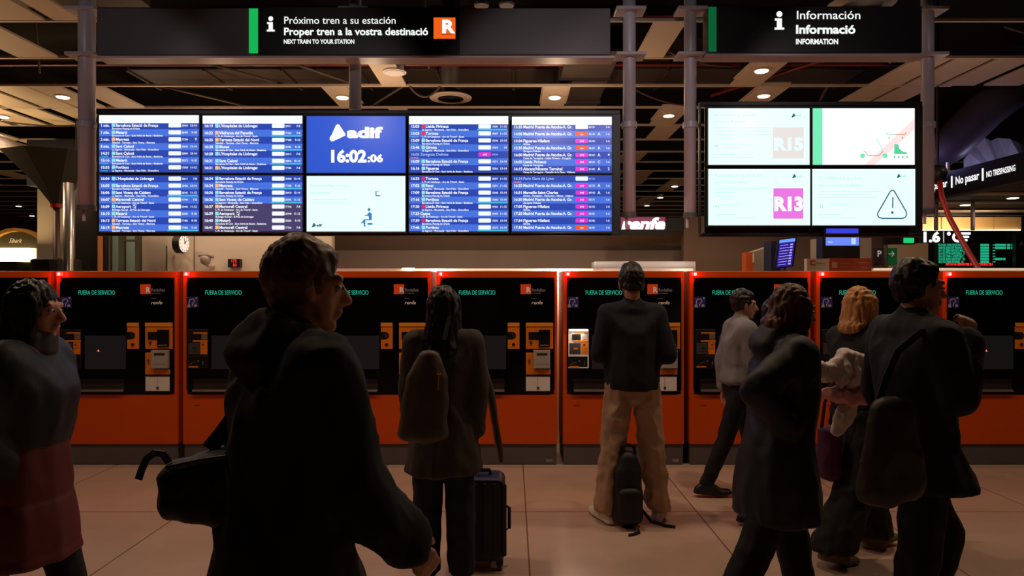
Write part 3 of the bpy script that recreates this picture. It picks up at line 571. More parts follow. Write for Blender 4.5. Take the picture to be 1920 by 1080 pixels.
    lu = unit('receipt_unit', [(X(168), 661, X(186), 700, O), (X(168), 692, X(214), 702, O, .002)])
    Flat(d).rect(X(182), 656, X(213), 690, ML['grey'], front=.045, back=-.005).rect(X(188), 661, X(208), 666, ML['slot'], front=.046, back=-.04).rect(X(186), 681, X(210), 682, ML['slot'], front=.046, back=-.04).build('receipt_box', lu, bevel=.006)
    Flat(d - .014).disc(X(174), 676, 2.4, ML['chrome']).q(X(173), 676, X(175.5), 683, ML['chrome']).build('key_lock', lu)
    f = Flat(d); f.rect(X(168), 706, X(213), 733, M['paper'], front=.007, back=0); f.q(X(168), 703.5, X(213), 706, ML['purple'], .008); f.q(X(190), 707, X(190.6), 732, ML['gt'], .009); f.q(X(188.5), 725, X(193), 730, ML['purple'], .009); f.build('paper_notice', t)
    Flat(d).q(X(20), 759, X(32), 761, mat('scuff', (120, 60, 30), .7), .002).build('maker_plate', t)
    Flat(d - .001).q(X(206), 861, X(218), 867, mat('plinth_plate', (140, 132, 130), .5), -.013).build('plinth_plate', t)
    b = MB(); b.box(PX(X(4), d), PX(X(13), d), d - .03, d - .001, PZ(517.5, d), PZ(510.5, d), ML['beacon']); b.box(PX(X(7), d), PX(X(11), d), d - .034, d - .029, PZ(516, d), PZ(512, d), ML['bhot']); b.build('beacon', t, bevel=.004)
    lamp('beacon_light', 'POINT', (PX(X(4), d), d - .09, PZ(514, d)), .6, (1, .03, .02), .02)
    return t
def children(o): return [c for c in COL.objects if c.parent == o]
def copy_tree(o, parent=None):
    c = o.copy(); COL.objects.link(c)
    if parent is not None: c.parent = parent
    for ch in children(o): copy_tree(ch, c)
    return c
P237 = 237.5 * DM / FPX
mach = [(0, 'orange ticket machine cut by the left edge, behind the person in maroon'), (1, 'orange ticket machine whose grey card reader shows right of the maroon-coated person'),
        (2, 'orange ticket machine mostly hidden by the large dark figure with the shoulder bag'), (3, 'orange ticket machine just left of the long-haired woman'),
        (4, 'orange ticket machine with its whole card side showing, right of the long-haired woman'), (6, 'orange ticket machine behind the person in the pale grey sweater'),
        (7, 'orange ticket machine behind the blonde woman'), (8, 'orange ticket machine at the right edge, beyond the tall man')]
proto = ticket_machine(mach[4][1])
for i, lb in mach:
    if i == 4: continue
    c = copy_tree(proto); c.location.x += P237 * (i - 4); c['label'] = lb
    lamp('beacon_light', 'POINT', (PX(822, DM) + P237 * (i - 4), DM - .09, PZ(514, DM)), .6, (1, .03, .02), .02)
ticket_machine('orange ticket machine with lit payment unit, in front of the standing man', True, 818 + 237.5)

# ------------------------------------------------------------------ things behind the machines
def post(px, d, top, r, m, name, lb, cat, bot=0):
    return tag(MB().tube([(PX(px, d), d, bot), (PX(px, d), d, PZ(top, d))], r, m, 18).lathe((PX(px, d), d, bot), [(r * 1.6, 0), (r * 1.6, .02), (r, .04)], m, 18).build(name, smooth=True), lb, cat)
post(128, 10, 343, .066, M['steel'], 'steel_post', 'shiny steel post standing before the black pillar at left', 'post')
post(602, 9.6, 455, .05, M['steel'], 'steel_post', 'short steel post in front of the cream wall, under the clock screen column', 'post')
# funnel-topped lamp post
x, d = PX(106, 10.8), 10.8
t = thing('funnel_post', (x, d, 0), 'dark post with a wide green funnel top and red collar, left of the steel post', 'post')
MB().tube([(x, d, 0), (x, d, PZ(388, d))], .05, mat('dark_red_post', (60, 22, 18), .5), 14).build('stem', t, smooth=True)
MB().lathe((x, d, 0), [(.34, .0), (.34, PZ(488, d)), (.3, PZ(486, d))], M['black'], 20).build('base', t)
MB().lathe((x, d, PZ(386, d)), [(.08, -.03), (.09, .03)], mat('red_collar', (150, 30, 22), .5), 18).build('collar', t)
MB().lathe((x, d, PZ(386, d)), [(.06, 0), (.3, .34), (.72, .78), (.74, .80)], mat('green_fabric', (36, 38, 29), .8, vary=.3), 8).build('funnel', t)
pipe('flexible_duct', [(-9.6, 11.0, 4.3), (-8.9, 11.0, 4.15), (-8.3, 11.2, 3.95), (-7.9, 11.2, 3.75)], [.16, .15, .14, .12], mat('grey_flex_hose', (110, 100, 96), .5, vary=.3, vscale=20), 'crumpled grey flexible duct slanting down at the left edge', 'duct')
# arched shop front
d = 14; t = thing('arched_shopfront', (PX(28, d), d, 0), 'dark arched shop front with glowing strip at the left edge', 'shop front')
arc = [(PX(36 + 66 * math.cos(a), d), PZ(500 - 66 * math.sin(a), d)) for a in [math.pi * k / 14 for k in range(15)]]
MB().prism(arc + [(PX(-30, d), 0), (PX(102, d), 0)], d, d + .3, mat('olive_arch', (60, 56, 44), .6, vary=.2)).build('arch_panel', t)
MB().box(PX(-40, d), PX(68, d), d - .2, d, PZ(491, d), PZ(466, d), glow('shop_strip', (255, 218, 140), 5.0)).build('lit_strip', t)
a2 = [(PX(36 + r_ * math.cos(a), d), PZ(500 - r_ * math.sin(a), d)) for r_, aa in ((72, range(15)), (66, range(14, -1, -1))) for a in [math.pi * k / 14 for k in aa]]
MB().prism(a2, d - .12, d + .02, mat('gold_trim', (190, 140, 70), .5)).build('arch_trim', t)
f = Flat(d); f.pt('Sibarit', 17, 455, 8, mat('pale_script', (220, 210, 190), .6, emit=(220, 210, 190), strength=.3), italic=.5, xs=.8, lift=.01); f.build('lettering', t)
MB().box(PX(-40, d), PX(64, d), d - .5, d - .02, 0, PZ(492, d), M['black']).build('counter', t)
lamp('shop_light', 'AREA', (PX(10, 12.4), 12.2, PZ(470, d)), 50, (1.0, .66, .3), 1.2, rot=(R(184), 0, 0))
lamp('shop_light', 'POINT', (PX(0, 11.2), 10.6, 3.7), 42, (1.0, .68, .34), .2)
# wall clock seen at an angle
d = 11.7; x, z = PX(340, d), PZ(457, d)
t = thing('wall_clock', (x, d, z), 'round black wall clock with white face beside the office doorway', 'clock')
t.rotation_euler = (0, 0, R(84))
c = MB().lathe((0, 0, 0), [(.155, -.05), (.165, -.04), (.165, .07)], M['black'], 28, 'y').build('case', t, local=True)
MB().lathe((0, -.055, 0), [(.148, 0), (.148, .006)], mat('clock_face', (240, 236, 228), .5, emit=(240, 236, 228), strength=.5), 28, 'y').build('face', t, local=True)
h = MB(); h.tube([(0, -.062, 0), (.05, -.062, .05)], .007, M['black'], 6); h.tube([(0, -.062, 0), (-.01, -.062, .1)], .005, M['black'], 6)
for k in range(12): h.tube([(.115 * math.sin(k * .5236), -.06, .115 * math.cos(k * .5236)), (.135 * math.sin(k * .5236), -.06, .135 * math.cos(k * .5236))], .005, M['black'], 6)
h.build('hands', t, local=True)
MB().tube([(.03, .06, 0), (.2, .25, 0)], .02, M['black'], 8).build('bracket', t, local=True)
# security camera on the cream wall
d = 11.8; x, z = PX(390, d), PZ(487, d)
t = thing('security_camera', (x, 12, z), 'white dome security camera with an arm on the cream wall', 'camera')
MB().tube([(x, 12, z - .1), (x, 11.8, z - .1), (x - .02, 11.75, z + .04)], .035, M['white'], 12).build('arm', t, smooth=True)
MB().lathe((x - .02, 11.75, z), [(.02, -.1), (.075, -.06), (.09, 0), (.09, .05), (.05, .07)], mat('camera_grey', (160, 150, 142), .4), 18).build('dome', t, smooth=True)
MB().tube([(x - .13, 11.72, z + .07), (x + .05, 11.72, z + .08), (x + .12, 11.76, z + .04)], [.02, .035, .03], mat('camera_grey', (160, 150, 142), .4), 12).build('hood', t, smooth=True)
# red LED clock, track numbers
d = 11.9; t = thing('led_clock', (PX(438, d), 12, PZ(493, d)), 'small black clock with red digits on the cream wall', 'clock')
Flat(d).rect(427, 485.5, 450, 501, M['black'], back=.1).build('case', t, bevel=.005)
f = Flat(d); f.pt('172', 433, 491.6, 5, M['redled'], weight=.03, lift=.003); f.pt('50', 436.5, 499.3, 5, M['redled'], weight=.03, lift=.003); f.build('digits', t)
t = tag(Flat(11.98).pt('11·12', 545, 500, 18.5, mat('wall_numerals', (96, 82, 74), .7), weight=-.008, xs=1.02).build('track_numerals'), 'large dark 11 and 12 numerals on the cream wall', 'numerals')
# box on the counter behind the standing man and small items on the partition
tag(Flat(7.22).rect(1115, 490, 1305, FL(7.22), M['white'], back=.3).build('counter_box', bevel=.01), 'long white cabinet top showing above the machine of the standing man', 'cabinet')
t = thing('counter_lamp', (PX(765, 7.12), 7.13, PZ(503.4, 7.12)), 'small bright strip lamp on the partition left of the long-haired woman', 'lamp')
Flat(7.06).rect(754, 502.4, 777, 506.2, M['lite'], back=.02).build('lamp_bar', t); Flat(7.08).rect(754, 501.6, 777, 502.4, M['steel'], back=.06).build('lamp_cap', t)
# shop fascia with cut-off pink lettering
d = 13.9; t = thing('fascia_sign', (PX(1222, d), d, PZ(434, d)), 'black fascia with white script on a pink band between the two boards', 'sign')
Flat(d).rect(1160, 408, 1281, 434.5, M['black'], back=.12).build('fascia', t)
Flat(d).q(1164, 407, 1247, 431, glow('fascia_pink', (150, 66, 92), .8), .004).build('pink_band', t)
Flat(d).pt('renfe', 1164, 430.5, 22, M['wt'], weight=.05, italic=.22, xs=1.22, lift=.01).build('lettering', t)
struct('trim_3', MB().box(PX(1160, 13.86), PX(1250, 13.86), 13.86, 13.9, PZ(440, 13.86), PZ(430.2, 13.86), M['black']))
# things right of the middle
d = 10.0; t = thing('departure_monitor', (PX(1474, d), d, PZ(505, d)), 'small tilted purple departures monitor on a stand', 'monitor')
cx, cz = PX(1474, d), PZ(474, d)
def tilt(u, v, y=0):
    a = R(-7); u2, v2 = u * d / FPX * .93, -v * d / FPX; return (cx + u2 * math.cos(a) - v2 * math.sin(a), d + y + u * .002, cz + u2 * math.sin(a) * -1 + v2 * math.cos(a))
b = MB(); b.add([tilt(u, v, y) for y in (0, .06) for u, v in ((-21, 28), (21, 28), (21, -28), (-21, -28))], [(0, 1, 2, 3), (4, 5, 6, 7), (0, 1, 5, 4), (1, 2, 6, 5), (2, 3, 7, 6), (3, 0, 4, 7)], M['black']); b.build('housing', t)
b = MB(); b.add([tilt(u, v, -.003) for u, v in ((-19, 26), (17, 26), (17, -26), (-19, -26))], [(0, 1, 2, 3)], glow('monitor_purple', (50, 30, 150), .9))
b.add([tilt(u, v, -.005) for u, v in ((-19, -20), (17, -20), (17, -26), (-19, -26))], [(0, 1, 2, 3)], glow('monitor_head', (110, 160, 255), 1.0))
mt = glow('monitor_text', (190, 180, 250), .9)
for k in range(8):
    v = -15 + 5.2 * k
    b.add([tilt(u, vv, -.006) for u, vv in ((-16, v + .5), (2 + (k * 5) % 7, v + .5), (2 + (k * 5) % 7, v - .5), (-16, v - .5))], [(0, 1, 2, 3)], mt)
    b.add([tilt(u, vv, -.006) for u, vv in ((7, v + 1.4), (13, v + 1.4), (13, v - 1.4), (7, v - 1.4))], [(0, 1, 2, 3)], mt)
b.build('picture', t)
MB().tube([(cx, d + .09, 0), (cx, d + .09, cz)], .03, M['dark'], 12).lathe((cx, d + .09, 0), [(.2, 0), (.2, .02), (.03, .05)], M['dark'], 18).build('stand', t)
tag(Flat(10.3).rect(1446, 452, 1464, FL(10.3), mat('navy_panel', (30, 38, 74), .5), back=.3).build('navy_cabinet'), 'navy cabinet standing behind the tilted monitor', 'cabinet')
tag(Flat(10.6).rect(1399, 473, 1413, FL(10.6), mat('orange_totem', (200, 90, 40), .5), back=.2).rect(1411, 475, 1414, 492, M['white'], front=.004, back=0).build('orange_totem'), 'slim orange totem with a white stripe, left of the tilted monitor', 'totem')
tag(MB().add([(PX(1414, 10.8), 10.8, PZ(472, 10.8)), (PX(1456, 10.8), 10.8, PZ(458, 10.8)), (PX(1456, 10.8), 10.8, 0), (PX(1414, 10.8), 10.8, 0), (PX(1414, 10.8), 11.2, PZ(472, 10.8)), (PX(1456, 10.8), 11.2, PZ(458, 10.8)), (PX(1456, 10.8), 11.2, 0), (PX(1414, 10.8), 11.2, 0)], [(0, 1, 2, 3), (4, 5, 6, 7), (0, 1, 5, 4), (1, 2, 6, 5), (3, 0, 4, 7)], mat('grey_booth', (150, 140, 128), .6)).build('sloped_booth'), 'grey booth with a sloping top between totem and navy cabinet', 'booth')
d = 9.5; t = thing('advert_column', (PX(1577, d), d, 0), 'dark column holding a bright blue screen under the notice board', 'advertising column')
Flat(d).rect(1542, 424, 1613, 486, M['black'], back=.2).build('screen_case', t, bevel=.01); Flat(d + .05).rect(1558, 486, 1600, FL(9.55), M['black'], back=.12).build('pedestal', t)
f = Flat(d); f.q(1548, 445, 1610.5, 460.5, glow('advert_blue', (110, 140, 250), 1.0), .003); f.q(1596, 446, 1604, 458, glow('advert_pale', (190, 220, 255), 1.0), .005); f.line([(1552, 454), (1561, 454)], 1, M['wt'], .005); f.build('picture', t)
Flat(10.9).rect(1540, 446, 1634, FL(10.9), mat('pale_column', (150, 138, 126), .8), back=.4).build('pale_kiosk_wall')
o = bpy.data.objects['pale_kiosk_wall']; tag(o, 'pale wall block standing behind the blue-screen column', 'wall block')
d = 8.6; t = thing('kiosk_sign', (PX(1575, d), d, PZ(506, d)), 'white and orange kiosk panel just above the machine of the blonde woman', 'sign')
Flat(d).rect(1513, 485, 1555, FL(d), mat('kiosk_white', (206, 190, 184), .5), back=.08).build('white_panel', t); Flat(d).rect(1556, 484, 1635, FL(d), mat('kiosk_orange', (180, 74, 40), .5), back=.08).build('orange_panel', t)
f = Flat(d); kw = mat('kiosk_print', (205, 160, 140), .6); f.q(1519, 488.5, 1529, 498, mat('kiosk_orange', (180, 74, 40), .5), .003); f.q(1522, 491, 1530, 495, mat('kiosk_white', (206, 190, 184), .5), .004); f.pt('Famosa', 1531, 496, 4, mat('kiosk_dark_print', (120, 90, 84)), xs=.9)
f.q(1560, 491, 1570, 502, kw, .003); f.q(1576, 493, 1592, 493.8, kw, .003); f.q(1607, 492, 1628, 493, kw, .003); f.q(1576, 500, 1590, 500.6, kw, .003); f.q(1615, 501, 1630, 501.6, kw, .003); f.build('lettering', t)
d = 11.5; t = thing('parking_sign', (PX(1659, d), d, PZ(504, d)), 'parking sign, grey half with P and green half with arrow', 'sign')
Flat(d).rect(1637, 465, 1660, 498, mat('sign_grey', (66, 60, 62), .5), back=.06).build('grey_half', t); Flat(d).rect(1660, 465, 1682, 498, mat('sign_green', (18, 88, 44), .5, emit=(18, 88, 44), strength=.25), back=.06).build('green_half', t)
f = Flat(d); pw = mat('sign_print', (190, 188, 184), .6, emit=(190, 188, 184), strength=.4); f.pt('P', 1644.5, 481, 11, pw, weight=.03, lift=.004); f.line([(1666, 476), (1676, 476)], 1.2, pw, .004); f.line([(1671.5, 471), (1676.5, 476), (1671.5, 481)], 1.2, pw, .004); f.build('lettering', t)
for px in (1640, 1679): MB().tube([(PX(px, d), d + .03, 0), (PX(px, d), d + .03, PZ(498, d))], .02, M['dark'], 8).build('leg', t)
for k in range(5): pass
d = 11.0; t = thing('exit_light', (PX(1703, d), d, PZ(455, d)), 'small glowing green box on a dark bar left of the red cable', 'light')
Flat(d).rect(1660, 442, 1716, 458, M['black'], back=.08).build('bar', t); Flat(d).rect(1694, 446, 1713, 455.5, glow('exit_green', (30, 210, 120), 1.0), front=.01, back=0).build('lit_box', t)
MB().tube([(PX(1664, d), d + .05, 0), (PX(1664, d), d + .05, PZ(445, d))], .03, M['dark'], 10).build('post', t)
d = 13.6; t = thing('temperature_sign', (PX(1800, d), d, PZ(454, d)), 'black sign with large white temperature reading in degrees', 'sign')
Flat(d).rect(1722, 433, 1885, 455, mat('sign_black', (10, 12, 11), .4), back=.12).build('case', t)
f = Flat(d); f.pt('1.6', 1727, 453.2, 18, M['wt'], weight=.05, xs=1.12, lift=.004); f.q(1768, 434, 1770, 455, glow('divider', (200, 200, 200), .8), .005); f.pt('°', 1775, 450, 14, M['wt'], weight=.05, lift=.004); f.pt('C', 1785, 453.2, 17.5, M['wt'], weight=.05, lift=.004)
for k, (a, b2) in enumerate(((1801, 1820), (1803, 1817), (1805, 1814))): f.rq(a, 435.5 + 6.4 * k, b2, 440 + 6.2 * k, 1.5, M['wt'], .004)
f.build('digits', t)
d = 13.5; t = thing('diode_board', (PX(1830, d), d, PZ(501, d)), 'black diode board with green departure rows and a red ticker', 'departure board')
Flat(d).rect(1752, 455, 1906, 501, mat('sign_black', (10, 12, 11), .4), back=.2).build('case', t)
f = Flat(d); random.seed(3)
rows = ['07:24 MD 15050 TORTOSA    R16 3', '16:08 R2 28418 EST FRANCA  R2N 9', '16:11 R1 28480 MATARO MACANET 14', '16:14 R4 77740 MARTORELL   R4 7', '16:16 R3 77486 L HOSPITALET R3 8', '16:18 R2 28448 AEROPORT   R2N 11', '16:22 RG 28285 FIGUERES   R11 13']
for k, s in enumerate(rows):
    y = 461.3 + 5.25 * k; f.pt(s.replace(' ', ' ')[:28], 1759, y, 4.1, M['led'], weight=.05, xs=.62, lift=.004); f.q(1838, y - 4, 1854, y + .2, M['led'], .004); f.q(1861, y - 2.6, 1866, y - 1, M['led'], .004)
    for (a, b2) in {0: ((1866, 1886), (1888, 1894), (1896, 1902)), 1: ((1866, 1886), (1888, 1894), (1896, 1902)), 5: ((1865, 1879), (1880, 1885))}.get(k, ()): f.q(a, y - 4, b2, y + .2, M['led'], .004)
f.build('green_rows', t)
f = Flat(d); f.pt('NO HI HA SERVEI PER VAGA - CONSULTEU', 1773, 497.5, 4, M['redled'], weight=.05, xs=.8, lift=.004); f.build('red_ticker', t)
for px in (1760, 1898): MB().tube([(PX(px, d), d + .1, 0), (PX(px, d), d + .1, PZ(500, d))], .04, M['dark'], 8).build('leg', t)
d = 13.2; t = thing('direction_board', (PX(1912, d), d, PZ(505, d)), 'black board with faint grey letter cut by the right edge', 'sign')
Flat(d).rect(1905, 440, 1990, FL(d), mat('sign_black', (10, 12, 11), .4), back=.1).build('case', t); Flat(d).pt('A', 1911, 461, 8, mat('grey_sign_print', (110, 106, 104), .6), lift=.004).build('lettering', t)
for px, lb in ((1755, 'slim grey stanchion left of the red cable under the soffit'), (1824, 'slim grey stanchion right of the red cable under the soffit')):
    x = PX(px, 12.6); tag(MB().tube([(x, 12.6, PZ(432, 12.6)), (x, 12.6, 3.22)], .035, M['pole'], 12).build('hanger_post', smooth=True), lb, 'post')
# fascia with no-trespassing wording, its ducts and the red cable
t = thing('corner_fascia', (XF, 11, 3.2), 'long black fascia running away at right with white no trespassing wording', 'sign')
MB().box(XF, XF + .12, 8.0, 14.6, 3.2, 3.62, mat('fascia_black', (20, 18, 18), .5)).build('fascia', t); MB().box(XF - .02, XF + .1, 8.0, 14.6, 3.16, 3.2, M['duct']).build('bottom_lip', t)
b = MB(); mp = lambda u, v: (XF - .006, -u, v)
b.text('No passar', -12.45, 3.37, .13, mp, M['wt'], weight=.02, xs=.8); b.text('No pasar', -11.62, 3.37, .13, mp, M['wt'], weight=.02, xs=.85); b.text('NO TRESPASSING', -10.86, 3.37, .09, mp, M['wt'], weight=.02, xs=.62)
b.box(XF - .008, XF, 11.70, 11.73, 3.33, 3.53, M['wt']); b.box(XF - .008, XF, 10.93, 10.96, 3.33, 3.53, M['wt']); b.build('lettering', t)
for x, pts, rr, lb in [(0, [(PX(a_, e_), e_, PZ(b_, e_)) for a_, b_, e_ in ((1725, 303, 12.9), (1780, 272, 12.8), (1850, 205, 12.6), (1950, 130, 12.4))], .35, 'fat dark duct lit violet above the corner fascia'), (0, [(10.6, 13.9, 4.5), (10.9, 11.6, 4.6), (11.3, 9.0, 4.8)], .28, 'second dark duct behind the violet duct at the right edge')]:
    pipe('round_duct', pts, rr, mat('violet_grey_duct', (96, 90, 104), .45, vary=.15), lb, 'duct')
b = MB(); e_ = 13.4; random.seed(11)
top = [(1806, 300), (1818, 286), (1832, 268), (1846, 258), (1858, 264), (1872, 258), (1890, 262), (1912, 268)]
vs = [(PX(a_, e_), e_ + random.uniform(-.1, .1), PZ(b_, e_)) for a_, b_ in top] + [(PX(a_ + 4, e_), e_ + random.uniform(-.12, .12), (PZ(b_, e_) + 3.55) / 2) for a_, b_ in top] + [(PX(a_ + 10, e_), e_ + random.uniform(-.1, .1), 3.55) for a_, b_ in top]
n_ = len(top); b.add(vs + [(x_, y_ + .015, z_) for x_, y_, z_ in vs], [(r_ * n_ + q_ + o_, r_ * n_ + q_ + 1 + o_, r_ * n_ + n_ + q_ + 1 + o_, r_ * n_ + n_ + q_ + o_) for o_ in (0, 3 * n_) for r_ in (0, 1) for q_ in range(n_ - 1)], mat('foil', (210, 206, 220), .35, vary=.3))
tag(b.build('foil_wrap'), 'pale crumpled foil wrapping above the corner fascia', 'foil')
lamp('violet_shop_light', 'POINT', (7.5, 12.0, 3.75), 5, (.42, .36, 1.0), .1); lamp('violet_shop_light', 'POINT', (9.0, 12.6, 3.72), 7, (.62, .6, 1.0), .1)
for k, (y, lb) in enumerate(((12.3, 'short pale stub post on the corner fascia, nearer the red cable'), (11.9, 'short pale stub post on the corner fascia, right of its twin'))):
    tag(MB().tube([(XF + .05, y, 3.62), (XF + .05, y, 3.8)], .03, M['white'], 10).build('stub_post'), lb, 'post')
x, d = PX(1758, 9.8), 9.8
t = thing('red_cable', (x, d, PZ(325, d)), 'red cable hanging from a black ball and falling behind the machines', 'cable')
MB().lathe((x, d, PZ(325, d)), [(.02, -.16), (.1, -.08), (.13, 0), (.1, .09), (.02, .12)], M['black'], 18).build('ball', t, smooth=True)
MB().tube([(x, d, PZ(325, d) + .1), (x, d, 6.2)], .02, M['black'], 8).build('hanger', t)
MB().tube([(PX(a, 9.8 - .25 * k), 9.8 - .25 * k, PZ(b_, 9.8 - .25 * k)) for k, (a, b_) in enumerate(((1761, 335), (1766, 370), (1781, 410), (1800, 445), (1820, 480), (1837, 508), (1860, 560)))], .035, mat('red_rubber', (150, 16, 22), .5), 12).build('flex', t, smooth=True)
t = thing('ceiling_track_spot', (PX(903, 7.0), 7.0, 4.5), 'unlit small spotlight at the top edge, left of its twin', 'spotlight', 'pair of small spotlights')
t2 = []
for px, lb in ((903, 'small unlit spotlight above the wide sign, left of its twin'), (950, 'small unlit spotlight above the wide sign, right of its twin')):
    if px != 903: t = thing('ceiling_track_spot', (PX(px, 7.0), 7.0, 4.5), lb, 'spotlight', 'pair of small spotlights')
    t['label'] = lb; x = PX(px, 7.0)
    MB().lathe((x, 7.0, 4.5), [(.05, .02), (.055, .06), (.03, .14)], M['dark'], 16).build('shade', t, smooth=True); MB().lathe((x, 7.0, 4.5), [(.075, .0), (.08, .02)], M['pole'], 16).build('ring', t); MB().tube([(x, 7.0, 4.62), (x, 7.0, 6.2)], .01, M['black'], 6).build('stem', t)
# ------------------------------------------------------------------ people and what they carry
def sph(c, r, M3=None, n=10, m=7):
    r = (r, r, r) if not isinstance(r, (tuple, list)) else r
    out = []
    for i in range(m + 1):
        a = math.pi * i / m
        for k in range(n if 0 < i < m else 1):
            b = 2 * math.pi * k / n
            q = Vector((r[0] * math.sin(a) * math.cos(b), r[1] * math.sin(a) * math.sin(b), r[2] * math.cos(a)))
            out.append(Vector(c) + (M3 @ q if M3 is not None else q))
    return out
class Blob:
    """Convex pieces that are fused into one smooth skin."""
    def __init__(self): self.h = []
    def hull(self, *balls, M3=None):
        p = []
        for c, r in balls: p += sph(c, r, M3)
        self.h.append(p); return self
    def chain(self, pts, rs):
        for i in range(len(pts) - 1): self.hull((pts[i], rs[i]), (pts[i + 1], rs[i + 1]))
        return self
    def mesh(self, name, voxel, it=6, mt=None, wr=0.0, wscale=(9, 9, 5), bands=None, cut=None):
        bm = bmesh.new()
        for p in self.h:
            vs = [bm.verts.new(q) for q in p]
            r = bmesh.ops.convex_hull(bm, input=vs)
            junk = list({v for v in r['geom_interior'] + r['geom_unused'] if isinstance(v, bmesh.types.BMVert) and v.is_valid})
            if junk: bmesh.ops.delete(bm, geom=junk, context='VERTS')
        bmesh.ops.recalc_face_normals(bm, faces=bm.faces)
        me = bpy.data.meshes.new(name); bm.to_mesh(me); bm.free()
        o = bpy.data.objects.new('tmp', me); COL.objects.link(o)
        md = o.modifiers.new('r', 'REMESH'); md.mode = 'VOXEL'; md.voxel_size = voxel; md.use_smooth_shade = True
        if it: s = o.modifiers.new('s', 'SMOOTH'); s.factor = .5; s.iterations = it
        bpy.context.view_layer.update()
        out = bpy.data.meshes.new_from_object(o.evaluated_get(bpy.context.evaluated_depsgraph_get()))
        bpy.data.objects.remove(o); bpy.data.meshes.remove(me)
        if wr or bands:
            ns = [v.normal.copy() for v in out.vertices]
            for v, n in zip(out.vertices, ns):
                q = Vector((v.co.x * wscale[0], v.co.y * wscale[1], v.co.z * wscale[2])); dsp = 0
                if wr: dsp += wr * (1 - 2.6 * abs(noise.noise(q))) + wr * .5 * noise.noise(q * 2.7)
                if bands: dsp += bands[1] * (abs(math.sin(math.pi * v.co.z / bands[0])) ** .5 - .7)
                v.co += n * dsp
        if cut:
            b2 = bmesh.new(); b2.from_mesh(out)
            bmesh.ops.delete(b2, geom=[v for v in b2.verts if cut(v.co)], context='VERTS'); b2.to_mesh(out); b2.free()
        out.name = name; out.materials.clear()
        if mt: out.materials.append(mt)
        out.shade_smooth()
        return out
def part(name, parent, me, label=None):
    o = bpy.data.objects.new(name, me); COL.objects.link(o); o.parent = parent; OFF[o.name] = Vector((0, 0, 0))
    if label: o['label'] = label
    return o
def rotx(a): return Matrix.Rotation(a, 3, 'X')
SKIN = mat('skin', (196, 140, 116), .5, bump=.1, bscale=60)
